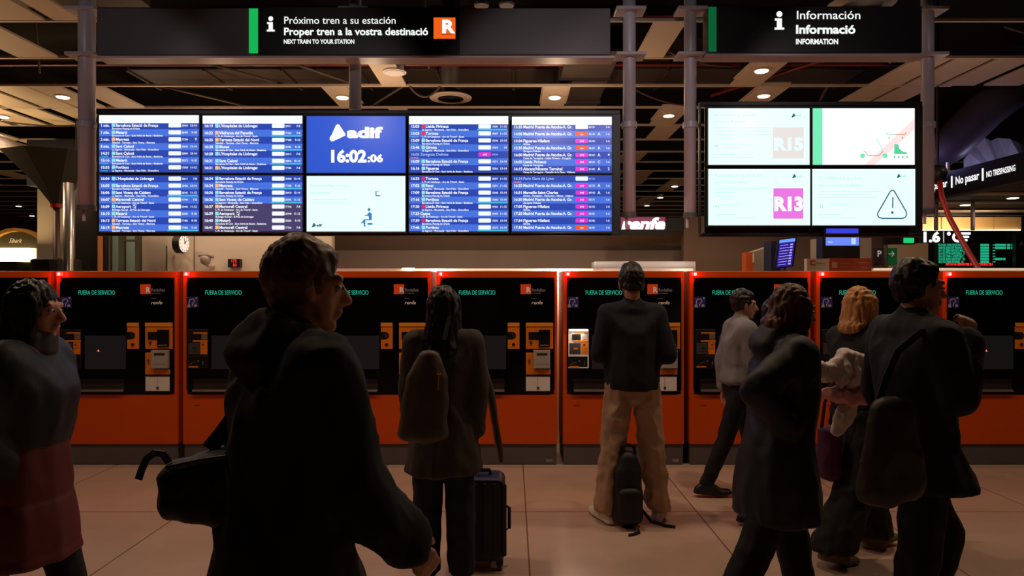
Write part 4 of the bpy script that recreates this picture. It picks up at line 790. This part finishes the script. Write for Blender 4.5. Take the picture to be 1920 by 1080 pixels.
class Body:
    """A posed figure: forward is +y, right is +x, feet on z = 0."""
    def __init__(s, H=1.75, legs=((0, 0, 0), (0, 0, 0)), splay=.1, lean=0, arms=None, yaw=0, pitch=0, female=False, toe=0, hs=1.0, hw=None):
        k = s.k = H / 1.75; s.H = H; s.f = female; s.hs = hs; J = s.J = {}
        low = 9
        for i, sd in enumerate((-1, 1)):
            a, b, p = [R(v) for v in legs[i]]
            hip = Vector((sd * .09, 0, .92)); sp = splay * sd
            knee = hip + .43 * Vector((sp, math.sin(a), -math.cos(a))); ank = knee + .42 * Vector((sp * .9, math.sin(a - b), -math.cos(a - b)))
            mz = Matrix.Rotation(-R(toe) * sd, 3, 'Z') @ rotx(-p)
            heel = ank + mz @ Vector((0, -.055, -.055)); ball = ank + mz @ Vector((0, .115, -.06)); tip = ball + Matrix.Rotation(-R(toe) * sd, 3, 'Z') @ Vector((0, .07, .004 if p < .2 else -.004))
            J['hip', sd], J['knee', sd], J['ank', sd], J['heel', sd], J['ball', sd], J['tip', sd] = hip, knee, ank, heel, ball, tip
            low = min(low, heel.z - .035, ball.z - .03, tip.z - .025)
        L = Matrix.Rotation(-R(lean), 3, 'X'); pv = Vector((0, 0, .95))
        up = lambda x, y, z: pv + L @ (Vector((x, y, z)) - pv)
        J['pelvis'] = pv; J['waist'] = up(0, .01, 1.09); J['chest'] = up(0, .0, 1.28); J['neck'] = up(0, -.015, 1.47)
        hw = hw or (.165 if female else .188)
        s.hd = up(0, .015, 1.63); s.HM = L @ Matrix.Rotation(R(yaw), 3, 'Z') @ rotx(R(pitch))
        for i, sd in enumerate((-1, 1)):
            sh = up(sd * hw, -.01, 1.425); J['sh', sd] = sh
            ar = (arms or {}).get(sd, (5, 15))
            if len(ar) == 2:                                  # swing forward, elbow bend
                a, b = R(ar[0]), R(ar[1])
                el = sh + .29 * Vector((sd * .12, math.sin(a), -math.cos(a))); wr = el + .25 * Vector((-sd * .05, math.sin(a + b), -math.cos(a + b)))
            else: el, wr = Vector(ar[:3]), Vector(ar[3:])
            J['el', sd], J['wr', sd] = el, wr
        for q in list(J): J[q] = (J[q] - Vector((0, 0, low))) * k
        s.hd = (s.hd - Vector((0, 0, low))) * k
    def h(s, x, y, z): return s.hd + s.HM @ (Vector((x, y, z)) * s.k * s.hs)
    def flesh(s, name='body'):
        J, k, b = s.J, s.k, Blob(); F = s.f
        b.hull((J['pelvis'], (.155 * k, .105 * k, .1 * k)), (J['waist'], (.125 * k, .09 * k, .07 * k)))
        b.hull((J['waist'], (.125 * k, .09 * k, .07 * k)), (J['chest'], (.15 * k, .105 * k, .1 * k)))
        b.hull((J['chest'], (.15 * k, .105 * k, .1 * k)), (J['sh', -1], .06 * k), (J['sh', 1], .06 * k))
        b.hull((J['neck'], .06 * k), (J['sh', -1], .045 * k), (J['sh', 1], .045 * k))
        b.hull((J['neck'], .056 * k), (s.h(0, -.02, -.06), .054 * k))
        for sd in (-1, 1):
            b.chain([J['hip', sd], J['knee', sd]], [.085 * k, .055 * k]); b.hull((J['knee', sd], .054 * k), (J['knee', sd].lerp(J['ank', sd], .3), .054 * k), (J['ank', sd], .036 * k))
            b.hull((J['heel', sd], .03 * k), (J['ank', sd], .036 * k), (J['ball', sd], (.042 * k, .03 * k, .022 * k))); b.hull((J['ball', sd], (.042 * k, .03 * k, .022 * k)), (J['tip', sd], (.036 * k, .025 * k, .016 * k)))
            b.chain([J['sh', sd], J['el', sd], J['wr', sd]], [.05 * k, .04 * k, .027 * k])
            s.hand(b, sd)
        X = s.HM
        b.hull((s.h(0, -.012, .025), (.073 * k, .092 * k, .092 * k)), M3=X)
        b.hull((s.h(0, .012, .0), (.066 * k, .075 * k, .07 * k)), (s.h(0, .035, -.07), (.046 * k, .04 * k, .035 * k)), M3=X)
        b.hull((s.h(0, .035, -.07), (.044 * k, .038 * k, .03 * k)), (s.h(0, .066, -.098), .019 * k), M3=X)
        b.hull((s.h(0, .088, .015), .008 * k), (s.h(0, .112, -.028), .012 * k), (s.h(0, .085, -.036), (.018 * k, .012 * k, .009 * k)), M3=X)
        b.hull((s.h(-.04, .075, .03), .013 * k), (s.h(.04, .075, .03), .013 * k), M3=X)
        b.hull((s.h(0, .087, -.057), (.022 * k, .011 * k, .007 * k)), M3=X); b.hull((s.h(0, .084, -.069), (.019 * k, .011 * k, .007 * k)), M3=X)
        for sd in (-1, 1): b.hull((s.h(sd * .075, -.008, .01), (.009 * k, .019 * k, .026 * k)), (s.h(sd * .07, .0, -.03), .009 * k), M3=X)
        return b.mesh(name, .0062, 3, SKIN)
    grip = 60; hold = {}
    def hand(s, b, sd):
        w, e, k = s.J['wr', sd], s.J['el', sd], s.k
        d = (w - e).normalized(); inward = Vector((-sd, 0, 0)) if abs(d.x) < .8 else Vector((0, 0, -1))
        n = (inward - d * inward.dot(d)).normalized(); t = d.cross(n) * sd
        if t.dot(Vector((0, 1, 0))) < 0 and abs(d.z) > .5: t = -t
        if abs(d.z) <= .5 and t.z < 0: t = -t
        P = lambda a, l, c: w + (d * a + t * l + n * c) * k
        b.hull((P(.02, .012, 0), .017 * k), (P(.02, -.012, 0), .017 * k), (P(.085, .03, 0), .013 * k), (P(.088, -.03, 0), .012 * k))
        g = R(s.hold.get(sd, 35))
        for i, (l, ln) in enumerate(((.03, .07), (.01, .078), (-.011, .072), (-.031, .056))):
            p0 = P(.088, l, 0); a1, a2, a3 = g * .5, g * 1.1, g * 1.7
            p1 = p0 + (d * math.cos(a1) + n * math.sin(a1)) * ln * .45 * k; p2 = p1 + (d * math.cos(a2) + n * math.sin(a2)) * ln * .32 * k; p3 = p2 + (d * math.cos(a3) + n * math.sin(a3)) * ln * .25 * k
            b.chain([p0, p1, p2, p3], [.0098 * k, .009 * k, .0084 * k, .0074 * k])
        b.chain([P(.03, .03, .004), P(.062, .055, .02), P(.09, .056, .036)], [.014 * k, .0105 * k, .0088 * k])
    def top(s, infl=.02, hem=.9, flare=0.0, sleeve=.012, collar=True, hood=False, length=1.0, mt=None, name='coat', voxel=.013, wr=.004, bands=None, shift=0.0, boxy=0.0):
        J, k, b = s.J, s.k, Blob(); i = infl
        bx = boxy; P, W, Cn = J['pelvis'], J['waist'], J['chest']
        b.hull((W, ((.13 + i + bx) * k, (.1 + i + bx * .6) * k, .07 * k)), (Cn, ((.155 + i) * k, (.112 + i) * k, .1 * k)))
        b.hull((Cn, ((.155 + i) * k, (.112 + i) * k, .1 * k)), (J['sh', -1], (.058 + i * .6) * k), (J['sh', 1], (.058 + i * .6) * k))
        b.hull((J['neck'] - Vector((0, 0, .02)), (.07 + i * .5) * k), (J['sh', -1], (.05 + i * .5) * k), (J['sh', 1], (.05 + i * .5) * k))
        if collar: b.hull((J['neck'] - Vector((0, 0, .01)), .074 * k), (J['neck'].lerp(s.hd, .26), .068 * k))
        if hood: b.hull((J['neck'] + Vector((0, -.09, -.01)), (.11 * k, .075 * k, .07 * k)), (J['neck'] + Vector((0, -.06, .05)), (.1 * k, .06 * k, .05 * k)))
        hz = hem; Pw = P.copy()
        rx, ry = (.16 + i + flare) * k, (.118 + i + flare) * k
        b.hull((W, ((.13 + i + bx) * k, (.1 + i + bx * .6) * k, .07 * k)), (Vector((P.x, P.y, max(P.z, hz + .05))), ((.16 + i) * k, (.12 + i) * k, .06 * k)))
        if hz < P.z - .05:
            b.hull((P, ((.16 + i) * k, (.12 + i) * k, .06 * k)), (Vector((P.x, P.y + shift, hz + .02)), (rx, ry + abs(shift) * .6, .02)))
        for sd in (-1, 1):
            b.chain([J['sh', sd], J['el', sd], J['wr', sd].lerp(J['el', sd], .06)], [(.054 + sleeve) * k, (.046 + sleeve) * k, (.035 + sleeve) * k])
        return b.mesh(name, voxel, 5, mt, wr=wr, bands=bands)
    def trousers(s, th=.1, kn=.075, an=.06, mt=None, wr=.006, name='trousers', waist=1.03, seat=.02, voxel=.011, wscale=(10, 10, 7)):
        J, k, b = s.J, s.k, Blob()
        b.hull((J['pelvis'] + Vector((0, 0, .07)), (.15 * k, .11 * k, .03 * k)), (J['pelvis'], ((.158 + seat * .4) * k, (.115 + seat) * k, .07 * k)), (J['hip', -1] + Vector((0, 0, -.03)), th * k), (J['hip', 1] + Vector((0, 0, -.03)), th * k))
        for sd in (-1, 1):
            a2 = J['ank', sd] + Vector((0, 0, .0)); b.hull((J['hip', sd], th * k), (J['knee', sd], kn * k)); b.hull((J['knee', sd], kn * k), (a2, (an * k, an * k * 1.1, .025)))
        return b.mesh(name, voxel, 4, mt, wr=wr, wscale=wscale)
    def shoe(s, sd, mt, big=1.0):
        J, k, b = s.J, s.k * big, Blob(); H, B, T = J['heel', sd], J['ball', sd], J['tip', sd]
        b.hull((H, (.036 * k, .04 * k, .034 * k)), (J['ank', sd] - Vector((0, 0, .01)), .046 * k), (B, (.048 * k, .04 * k, .03 * k)))
        b.hull((B, (.048 * k, .04 * k, .032 * k)), (T, (.042 * k, .035 * k, .024 * k)))
        b.hull((H - Vector((0, .005, .018)), (.04 * k, .042 * k, .014 * k)), (B - Vector((0, 0, .014)), (.051 * k, .04 * k, .013 * k)), (T - Vector((0, 0, .008)), (.044 * k, .036 * k, .012 * k)))
        return b.mesh('shoe', .007, 3, mt)
    def hair_short(s, mt, vol=0.0):
        k, X, b = s.k, s.HM, Blob(); v = vol
        b.hull((s.h(0, -.028, .04), ((.081 + v) * k, (.09 + v) * k, (.09 + v) * k)), M3=X); b.hull((s.h(0, .03, .085), (.06 * k, .045 * k, .036 * k)), (s.h(0, -.03, .1), ((.06 + v) * k, .06 * k, (.036 + v) * k)), M3=X)
        b.hull((s.h(0, -.066, -.03), ((.056 + v) * k, .036 * k, .03 * k)), (s.h(0, -.05, .02), (.076 * k, .06 * k, .05 * k)), M3=X)
        return b.mesh('hair', .0085, 2, mt, wr=.005, wscale=(40, 40, 26))
    def hair_long(s, mt, fall=.32, wide=.085, side=True):
        k, X, b = s.k, s.HM, Blob()
        b.hull((s.h(0, -.024, .038), (.086 * k, .098 * k, .098 * k)), M3=X)
        back = s.h(0, -.075, -.02); low = back + Vector((0, -.035, -fall))
        b.hull((s.h(0, -.05, .02), (.088 * k, .066 * k, .06 * k)), (s.h(0, -.075, -.1), ((wide + .005) * k, .05 * k, .04 * k)), M3=X)
        b.hull((s.h(0, -.075, -.1), ((wide + .005) * k, .05 * k, .04 * k)), (low, (wide * k, .035 * k, .04 * k)))
        if side:
            for sd in (-1, 1): b.hull((s.h(sd * .066, .0, .03), (.026 * k, .055 * k, .05 * k)), (s.h(sd * .074, -.01, -.15), (.024 * k, .035 * k, .04 * k)), M3=X)
        return b.mesh('hair', .008, 2, mt, wr=.009, wscale=(52, 52, 7))
    def eyes(s, root):
        for sd in (-1, 1):
            b = MB(); c = s.h(sd * .031, .076, .006)
            b.lathe(c, [(.004, -.009), (.010, -.005), (.0115, 0), (.010, .005), (.004, .009)], mat('eye_white', (200, 195, 190), .2), 10); p = s.h(sd * .031, .0875, .006); b.lathe(p, [(.001, -.005), (.0045, -.003), (.0045, .003), (.001, .005)], mat('iris', (40, 28, 20), .2), 8)
            b.build('eye', root, local=True, smooth=True)
def person(lb, x, y, rz): return thing('person', (x, y, 0), lb, 'person', rz=R(rz))
CL = lambda n, c, r=.85, **k: mat(n, c, r, bump=.25, bscale=220, bdist=.002, **k)
K_ = dict(navy=CL('navy_knit', (20, 23, 33)), khaki=CL('khaki_cotton', (178, 146, 120), vary=.08), black=CL('black_wool', (13, 13, 15)), nylon=mat('black_nylon', (15, 15, 17), .6, bump=.2, bscale=160, bdist=.002), puffer=mat('navy_nylon', (20, 26, 36), .62),
         grey=CL('grey_knit', (136, 132, 138)), maroon=mat('maroon_nylon', (92, 28, 32), .6), denim=CL('navy_denim', (22, 28, 46), vary=.15), brownc=CL('brown_tweed', (62, 54, 52), vary=.3, vscale=60), taupe=mat('taupe_leather', (74, 60, 56), .5, vary=.1), pale=CL('pale_cotton', (200, 186, 182)), pinkc=CL('pink_cotton', (200, 140, 140)),
         white=mat('white_leather', (215, 205, 195), .5), olive=CL('olive_suede', (110, 98, 70)), dkshoe=mat('dark_shoe', (20, 18, 18), .5), hair=mat('dark_brown_hair', (22, 16, 13), .45), hairb=mat('brown_hair', (92, 56, 34), .5, vary=.2, vscale=40), blonde=mat('blonde_hair', (196, 136, 78), .45, vary=.2, vscale=40), gold=mat('gold_zip', (210, 160, 110), .3, metal=.9), purple=mat('purple_fabric', (78, 24, 70), .7))
def strap(pts, wd, th, mt, name, parent):
    """A flat band along pts."""
    pts = [Vector(p) for p in pts]; b = MB(); vs, fs = [], []
    for i, p in enumerate(pts):
        d = (pts[min(i + 1, len(pts) - 1)] - pts[max(i - 1, 0)]).normalized(); u = d.cross(Vector((0, 1, 0.15))).normalized(); n = d.cross(u)
        vs += [p + u * wd + n * th, p - u * wd + n * th, p - u * wd - n * th, p + u * wd - n * th]
    for i in range(len(pts) - 1):
        for q in range(4): fs.append((i * 4 + q, i * 4 + (q + 1) % 4, i * 4 + 4 + (q + 1) % 4, i * 4 + 4 + q))
    fs += [(0, 1, 2, 3), tuple(len(vs) - 4 + q for q in (3, 2, 1, 0))]
    return b.add(vs, fs, mt).build(name, parent, local=True, bevel=th * .4)

# 1 the man waiting at the lit machine
X1, Y1 = PX(1184, 4.75), 4.72
B = Body(1.73, legs=((-1, 0, 0), (2, 2, 0)), splay=.115, arms={-1: (-.232, -.02, 1.15, -.16, .2, 1.12), 1: (.24, -.04, 1.145, .17, .19, 1.13)}, pitch=-14, toe=22, lean=2, hs=1.12, hw=.168)
B.hold = {-1: 60, 1: 60}
p = person('person seen from behind in black jumper and beige trousers, standing at the lit machine', X1, Y1, 0)
part('body', p, B.flesh()); part('jumper', p, B.top(.038, .9, .0, .022, mt=K_['navy'], name='jumper', wr=.003, boxy=.04)); part('trousers', p, B.trousers(.098, .086, .086, K_['khaki'], wr=.013, seat=.008), 'beige loose trousers'); part('hair', p, B.hair_short(K_['hair'], .012))
for sd in (-1, 1): part('shoe', p, B.shoe(sd, K_['white']), 'white shoe')
ph = thing('mobile_phone', (X1, Y1 + .29, 1.17), 'phone held in front of the standing man, hidden from behind', 'phone') if False else None
# his backpack between the feet
t = thing('backpack', (PX(1183, 4.5), 4.62, 0), 'black backpack standing on the floor between the beige trouser legs', 'backpack')
b = Blob(); b.hull(((0, 0, .07), (.11, .085, .07)), ((0, .01, .36), (.1, .08, .06))); b.hull(((0, .01, .36), (.1, .08, .06)), ((0, .015, .46), (.06, .06, .045)))
part('bag', t, b.mesh('bag', .01, 4, K_['nylon'], wr=.004))
b = Blob(); b.hull(((0, -.085, .09), (.085, .035, .05)), ((0, -.08, .24), (.08, .035, .04))); part('front_pocket', t, b.mesh('front_pocket', .008, 3, K_['nylon'], wr=.003))
strap([(-.05, 0, .48), (-.04, 0, .535), (0, 0, .55), (.04, 0, .535), (.05, 0, .48)], .012, .004, K_['nylon'], 'carry_handle', t)
strap([(.1, .02, .10), (.16, .0, .03), (.25, -.03, .012), (.31, -.05, .008)], .012, .003, K_['nylon'], 'strap', t); strap([(.03, -.08, .05), (.05, -.15, .012), (.0, -.19, .008), (-.03, -.2, .008)], .012, .003, K_['nylon'], 'strap', t)

# 2 the long-haired woman with a suitcase
D2 = 3.72; X2 = PX(832, D2)
B = Body(1.59, legs=((2, 4, 0), (-3, 2, 0)), splay=.02, hs=1.08, arms={-1: (4, 20), 1: (-3, 8)}, female=True, yaw=-10)
p = person('person with long dark hair and tweed coat, back turned, beside the navy suitcase', X2, D2, 8)
part('body', p, B.flesh()); part('coat', p, B.top(.034, .60, .05, .026, mt=K_['brownc'], wr=.006)); part('trousers', p, B.trousers(.095, .09, .085, K_['denim'])); part('hair', p, B.hair_long(K_['hair'], .2, .088))
for sd in (-1, 1): part('shoe', p, B.shoe(sd, K_['dkshoe']))
J = B.J
b = Blob(); e = J['el', 1]; q = Vector((.235, .03, 0)); b.hull((q + Vector((-.03, 0, 1.24)), (.02, .05, .03)), (q + Vector((.03, .02, 1.0)), (.02, .06, .05)), ); b.hull((q + Vector((.03, .02, 1.0)), (.02, .06, .05)), (q + Vector((.085, .02, .66)), (.016, .05, .03)))
part('scarf_or_lit_edge', p, b.mesh('scarf_or_lit_edge', .009, 3, K_['taupe'], wr=.004), 'pale strip standing for the screen-lit edge of her coat')  # highlight on the coat edge, built as a paler strip
t = thing('handbag', (PX(800, 3.5), 3.5, .84), 'taupe backpack with a gold zip on the back of the long-haired woman', 'bag')
b = Blob(); b.hull(((-.02, 0, .02), (.135, .055, .05)), ((.0, .02, .3), (.115, .05, .05))); b.hull(((.0, .02, .3), (.115, .05, .05)), ((.01, .03, .42), (.055, .035, .03)))
part('bag', t, b.mesh('bag', .01, 4, K_['taupe'], wr=.004))
MB().lathe((.068, -.045, .34), [(.004, -.004), (.011, 0), (.004, .004)], K_['gold'], 12, 'y').tube([(.068, -.05, .335), (.063, -.052, .25)], .0035, K_['gold'], 6).tube([(.05, -.03, .42), (.068, -.045, .34)], .0035, K_['gold'], 6).build('zip_pull', t, local=True)
strap([(.05, .04, .42), (.085, .05, .5), (.1, .1, .585), (.105, .12, .62)], .012, .004, K_['black'], 'strap', t); strap([(-.02, .04, .42), (-.02, .06, .5), (-.01, .09, .56), (0, .12, .6)], .012, .004, K_['black'], 'strap', t)
# suitcase
t = thing('suitcase', (PX(918, 3.98), 3.98, 0), 'dark navy upright suitcase at the right side of the long-haired woman', 'suitcase')
sm = mat('navy_shell', (26, 26, 46), .4, bump=.15, bscale=90)
o = MB().rrect(-.17, .09, .05, .525, .045, -.11, .11, sm, 6).build('shell', t, local=True, bevel=.025)
b = MB()
for k in range(5): b.rrect(-.145 + .055 * k, -.12 + .055 * k, .09, .5, .01, -.118, -.105, sm, 3)
b.build('front_ribs', t, local=True, bevel=.004)
MB().tube([(-.09, 0, .515), (-.085, 0, .55), (.0, 0, .55), (.005, 0, .515)], .012, M['black'], 8).build('top_handle', t, local=True)
MB().tube([(.093, 0, .2), (.115, 0, .21), (.115, 0, .33), (.093, 0, .34)], .01, M['black'], 8).build('side_handle', t, local=True)
for sx in (-.13, .06):
    for sy in (-.075, .075):
        w_ = MB().box(sx - .018, sx + .018, sy - .018, sy + .018, .03, .06, M['black']).build('wheel_fork', t, local=True)
        MB().lathe((sx, sy, .025), [(.01, -.016), (.025, -.012), (.025, .012), (.01, .016)], M['dark'], 14, 'x').build('wheel', t, local=True)

# 3 the large dark figure close to the camera, walking right
D3 = 1.8; X3 = PX(534, D3)
B = Body(1.74, legs=((20, 8, -6), (-16, 22, 24)), splay=.0, arms={-1: (-6, 20), 1: (13, 28)}, lean=4, yaw=-14)
p = person('large dark coated person near the camera, walking away to the right', X3, D3, -52)
part('body', p, B.flesh()); part('coat', p, B.top(.06, .45, .1, .036, hood=True, mt=CL('midnight_wool', (12, 13, 17)), wr=.012, boxy=.03)); part('trousers', p, B.trousers(.1, .085, .075, K_['black'])); part('hair', p, B.hair_short(K_['hairb'], .012)); B.eyes(p)
for sd in (-1, 1): part('shoe', p, B.shoe(sd, K_['dkshoe']))
t = thing('shoulder_bag', (PX(338, 1.75), 1.76, 1.0), 'black shoulder bag with a loose handle, behind the large dark figure', 'bag')
b = Blob(); b.hull(((-.012, 0, .06), (.04, .07, .045)), ((.16, .02, .02), (.1, .08, .03)), ((-.02, 0, .12), (.035, .06, .045)), ((.14, .03, .17), (.08, .07, .03)))
part('bag', t, b.mesh('bag', .008, 4, K_['nylon'], wr=.003, wscale=(22, 22, 16)))
strap([(-.024, -.02, .165), (-.035, -.03, .19), (-.055, -.03, .192), (-.075, -.03, .178), (-.088, -.03, .15), (-.096, -.03, .125)], .009, .003, K_['nylon'], 'loose_handle', t)
strap([(.06, .02, .19), (.09, .03, .23), (.12, .05, .28), (.15, .09, .33)], .02, .004, K_['nylon'], 'shoulder_strap', t)
MB().tube([(-.015, -.05, .16), (.07, -.06, .18), (.15, -.05, .19)], .006, K_['dkshoe'], 8).build('zip', t, local=True)

# 4 the person in maroon at the left edge
D4 = 2.7; X4 = PX(45, D4)
B = Body(1.63, legs=((16, 6, -4), (-14, 20, 20)), splay=.0, arms={-1: (-.245, .0, 1.16, -.13, .03, .98), 1: (.25, -.04, 1.16, .13, .03, .98)}, female=True, yaw=0, lean=3)
p = person('person in a long quilted maroon coat under a navy jacket, at the left edge', X4, D4, -85)
part('body', p, B.flesh()); part('coat', p, B.top(.05, .54, .05, .02, mt=K_['maroon'], wr=.003, bands=(.2, .012)), 'quilted maroon coat')
b = Blob(); J = B.J
b.hull((J['waist'], (.165, .14, .05)), (J['chest'], (.215, .172, .1))); b.hull((J['chest'], (.215, .172, .1)), (J['sh', -1], .085), (J['sh', 1], .085))
for sd in (-1, 1): b.chain([J['sh', sd], J['el', sd], J['wr', sd].lerp(J['el', sd], .05)], [.085, .075, .06])
part('jacket', p, b.mesh('jacket', .012, 5, K_['puffer'], wr=.006), 'navy short jacket'); part('trousers', p, B.trousers(.09, .075, .065, K_['black'])); part('hair', p, B.hair_long(K_['hair'], .1, .08)); B.eyes(p)
b = Blob(); b.hull((J['neck'] + Vector((0, .02, .0)), (.09, .085, .05)), (J['neck'] + Vector((0, .03, .05)), (.08, .08, .04))); part('scarf_or_lit_edge', p, b.mesh('scarf_or_lit_edge', .009, 3, CL('grey_scarf', (70, 66, 72)), wr=.006))
for sd in (-1, 1): part('shoe', p, B.shoe(sd, K_['dkshoe']))

# 5 pale grey sweater, half hidden
D5 = 5.35; X5 = PX(1382, D5)
B = Body(1.6, legs=((18, 4, 0), (-17, 6, 6)), splay=0, arms={-1: (-14, 15), 1: (12, 30)}, lean=4, yaw=-5)
p = person('person in a pale grey sweater and dark trousers, half hidden, nearest the machines', X5, D5, -90)
part('body', p, B.flesh()); part('sweater', p, B.top(.045, .84, .02, .03, mt=K_['grey'], name='sweater', wr=.007), 'pale grey sweater'); part('trousers', p, B.trousers(.09, .07, .055, K_['black'])); part('hair', p, B.hair_short(K_['hair'], .008)); B.eyes(p)
for sd in (-1, 1): part('shoe', p, B.shoe(sd, K_['dkshoe'], 1.1))

# 6 navy puffer coat, walking right
D6 = 3.15; X6 = PX(1456, D6)
B = Body(1.61, legs=((15, 6, -6), (-17, 8, 14)), splay=0, arms={-1: (2, 8), 1: (.235, -.2, 1.27, .16, .0, 1.08)}, lean=6, yaw=8, female=True, hs=1.06)
p = person('person in a long navy padded coat with brown hair, walking right, arm bent back', X6, D6, -88)
part('body', p, B.flesh()); part('coat', p, B.top(.06, .55, .04, .03, hood=True, mt=K_['puffer'], wr=.007, bands=(.3, .006)), 'navy padded coat'); part('trousers', p, B.trousers(.1, .085, .075, K_['black'])); part('hair', p, B.hair_long(K_['hairb'], .04, .08)); B.eyes(p)
for sd in (-1, 1): part('shoe', p, B.shoe(sd, K_['dkshoe']))

# 7 blonde woman
D7 = 4.1; X7 = PX(1606, D7)
B = Body(1.6, legs=((17, 4, -4), (-13, 12, 18)), splay=.0, hs=1.08, arms={-1: (20, 40), 1: (.2, .04, 1.1, .17, .2, 1.13)}, female=True, lean=2, yaw=10)
B.hold = {1: 60}
p = person('blonde person in black top and wide black trousers carrying a pale garment', X7, D7, -72)
part('body', p, B.flesh()); part('top', p, B.top(.03, .86, .02, .024, mt=K_['black'], name='top', wr=.006)); part('trousers', p, B.trousers(.11, .115, .13, K_['black'], wr=.012)); part('hair', p, B.hair_long(K_['blonde'], .1, .085), 'blonde tied-back hair'); B.eyes(p)
for sd in (-1, 1): part('shoe', p, B.shoe(sd, K_['olive']))
t = thing('folded_coat', (PX(1592, 3.84), 3.84, 1.0), 'pale crumpled garment hanging over the arm of the blonde woman', 'garment')
b = Blob(); b.hull(((-.02, 0, .25), (.03, .05, .016)), ((.19, .0, .16), (.06, .05, .018)), ((.16, 0, .04), (.06, .045, .018)), ((.0, .0, .1), (.04, .045, .018)))
b.hull(((-.02, 0, .25), (.03, .045, .016)), ((-.1, -.01, .17), (.03, .04, .018)), ((.0, 0, .06), (.05, .04, .018))); b.hull(((-.1, -.02, .17), (.03, .035, .016)), ((-.22, -.03, .195), (.03, .03, .008)), ((-.13, -.02, .1), (.04, .035, .016)))
for k in range(4): b.chain([(-.04 + .055 * k, -.045, .24 - .03 * k), (-.03 + .055 * k, -.055, .15 - .015 * k), (-.06 + .06 * k, -.045, .06)], [.012, .017, .012])
part('fabric', t, b.mesh('fabric', .007, 3, K_['pale'], wr=.009, wscale=(24, 16, 11)))
b = Blob(); b.hull(((-.08, -.0, .02), (.08, .055, .03)), ((.1, 0, .015), (.1, .055, .03)), ((.02, 0, -.03), (.08, .05, .02))); part('pink_fold', t, b.mesh('pink_fold', .008, 3, K_['pinkc'], wr=.012, wscale=(15, 15, 9)), 'pink fold')
b = Blob(); b.hull(((.02, .01, -.02), (.05, .03, .03)), ((-.03, .0, -.12), (.06, .022, .03))); b.hull(((-.03, .0, -.12), (.06, .022, .03)), ((-.07, .0, -.2), (.035, .018, .02)))
part('sleeve', t, b.mesh('sleeve', .008, 3, K_['pale'], wr=.008, wscale=(15, 15, 9)))
t = thing('tote_bag', (PX(1556, 4.0), 4.0, .48), 'purple tote bag hanging between the navy coat and the blonde woman', 'bag')
b = Blob(); b.hull(((0, 0, .05), (.075, .06, .05)), ((0, 0, .3), (.07, .045, .02))); part('bag', t, b.mesh('bag', .009, 3, K_['purple'], wr=.006))
strap([(-.05, 0, .3), (-.03, 0, .46), (.06, .03, .62)], .01, .003, K_['purple'], 'strap', t); strap([(.05, .02, .3), (.07, .03, .46), (.1, .05, .62)], .01, .003, K_['purple'], 'strap', t)

# 8 the tall man, hand at his face
D8 = 2.9; X8 = PX(1712, D8)
B = Body(1.7, legs=((26, 40, 0), (-4, 8, 6)), splay=0, arms={-1: (-.25, -.02, 1.16, -.15, .07, .98), 1: (.235, .05, 1.19, .13, .145, 1.42)}, lean=1, yaw=0)
B.hold = {1: 75}
p = person('tall person in a long dark coat, one hand raised to the chin, at right', X8, D8, -90)
part('body', p, B.flesh()); part('coat', p, B.top(.05, .77, .035, .03, mt=CL('ink_wool', (13, 17, 24)), wr=.008, shift=.03)); part('trousers', p, B.trousers(.1, .085, .07, K_['black'])); part('hair', p, B.hair_short(K_['hair'], .006)); B.eyes(p)
for sd in (-1, 1): part('shoe', p, B.shoe(sd, K_['dkshoe'], 1.05))
w0, e0 = B.J['wr', 1], B.J['el', 1]; dd = (w0 - e0).normalized(); c = w0 - dd * .012
MB().tube([c - dd * .008, c + dd * .008], .037, mat('watch_steel', (210, 205, 200), .2, metal=1), 16).build('wrist_watch', p, local=True, smooth=True)
t = thing('messenger_bag', (PX(1668, 2.62), 2.64, .76), 'dark brown soft bag slung at the back of the tall man', 'bag')
b = Blob(); b.hull(((-.02, 0, .06), (.1, .055, .06)), ((.02, .0, .38), (.085, .045, .05)), ((.08, 0, .1), (.08, .05, .07))); part('bag', t, b.mesh('bag', .009, 4, mat('umber_leather', (48, 38, 36), .55, vary=.15), wr=.005))
strap([(-.02, .02, .41), (.02, .04, .5), (.07, .05, .6), (.16, .05, .675), (.25, .07, .685)], .014, .004, K_['black'], 'strap', t)

# 9 someone hidden behind the navy coat, only feet and calves show
D9 = 4.72; X9 = PX(1452, D9)
B = Body(1.52, legs=((12, 2, 0), (-14, 4, 2)), splay=0, arms={-1: (-10, 15), 1: (10, 15)}, female=True)
p = person('person almost wholly hidden behind the navy padded coat, jeans and olive shoe showing', X9, D9, -90)
part('body', p, B.flesh()); part('jacket', p, B.top(.02, .8, 0, .015, mt=K_['black'], name='jacket')); part('trousers', p, B.trousers(.085, .075, .065, K_['denim'])); part('hair', p, B.hair_short(K_['hair']))
part('shoe', p, B.shoe(-1, K_['olive'])); part('shoe', p, B.shoe(1, K_['dkshoe']))
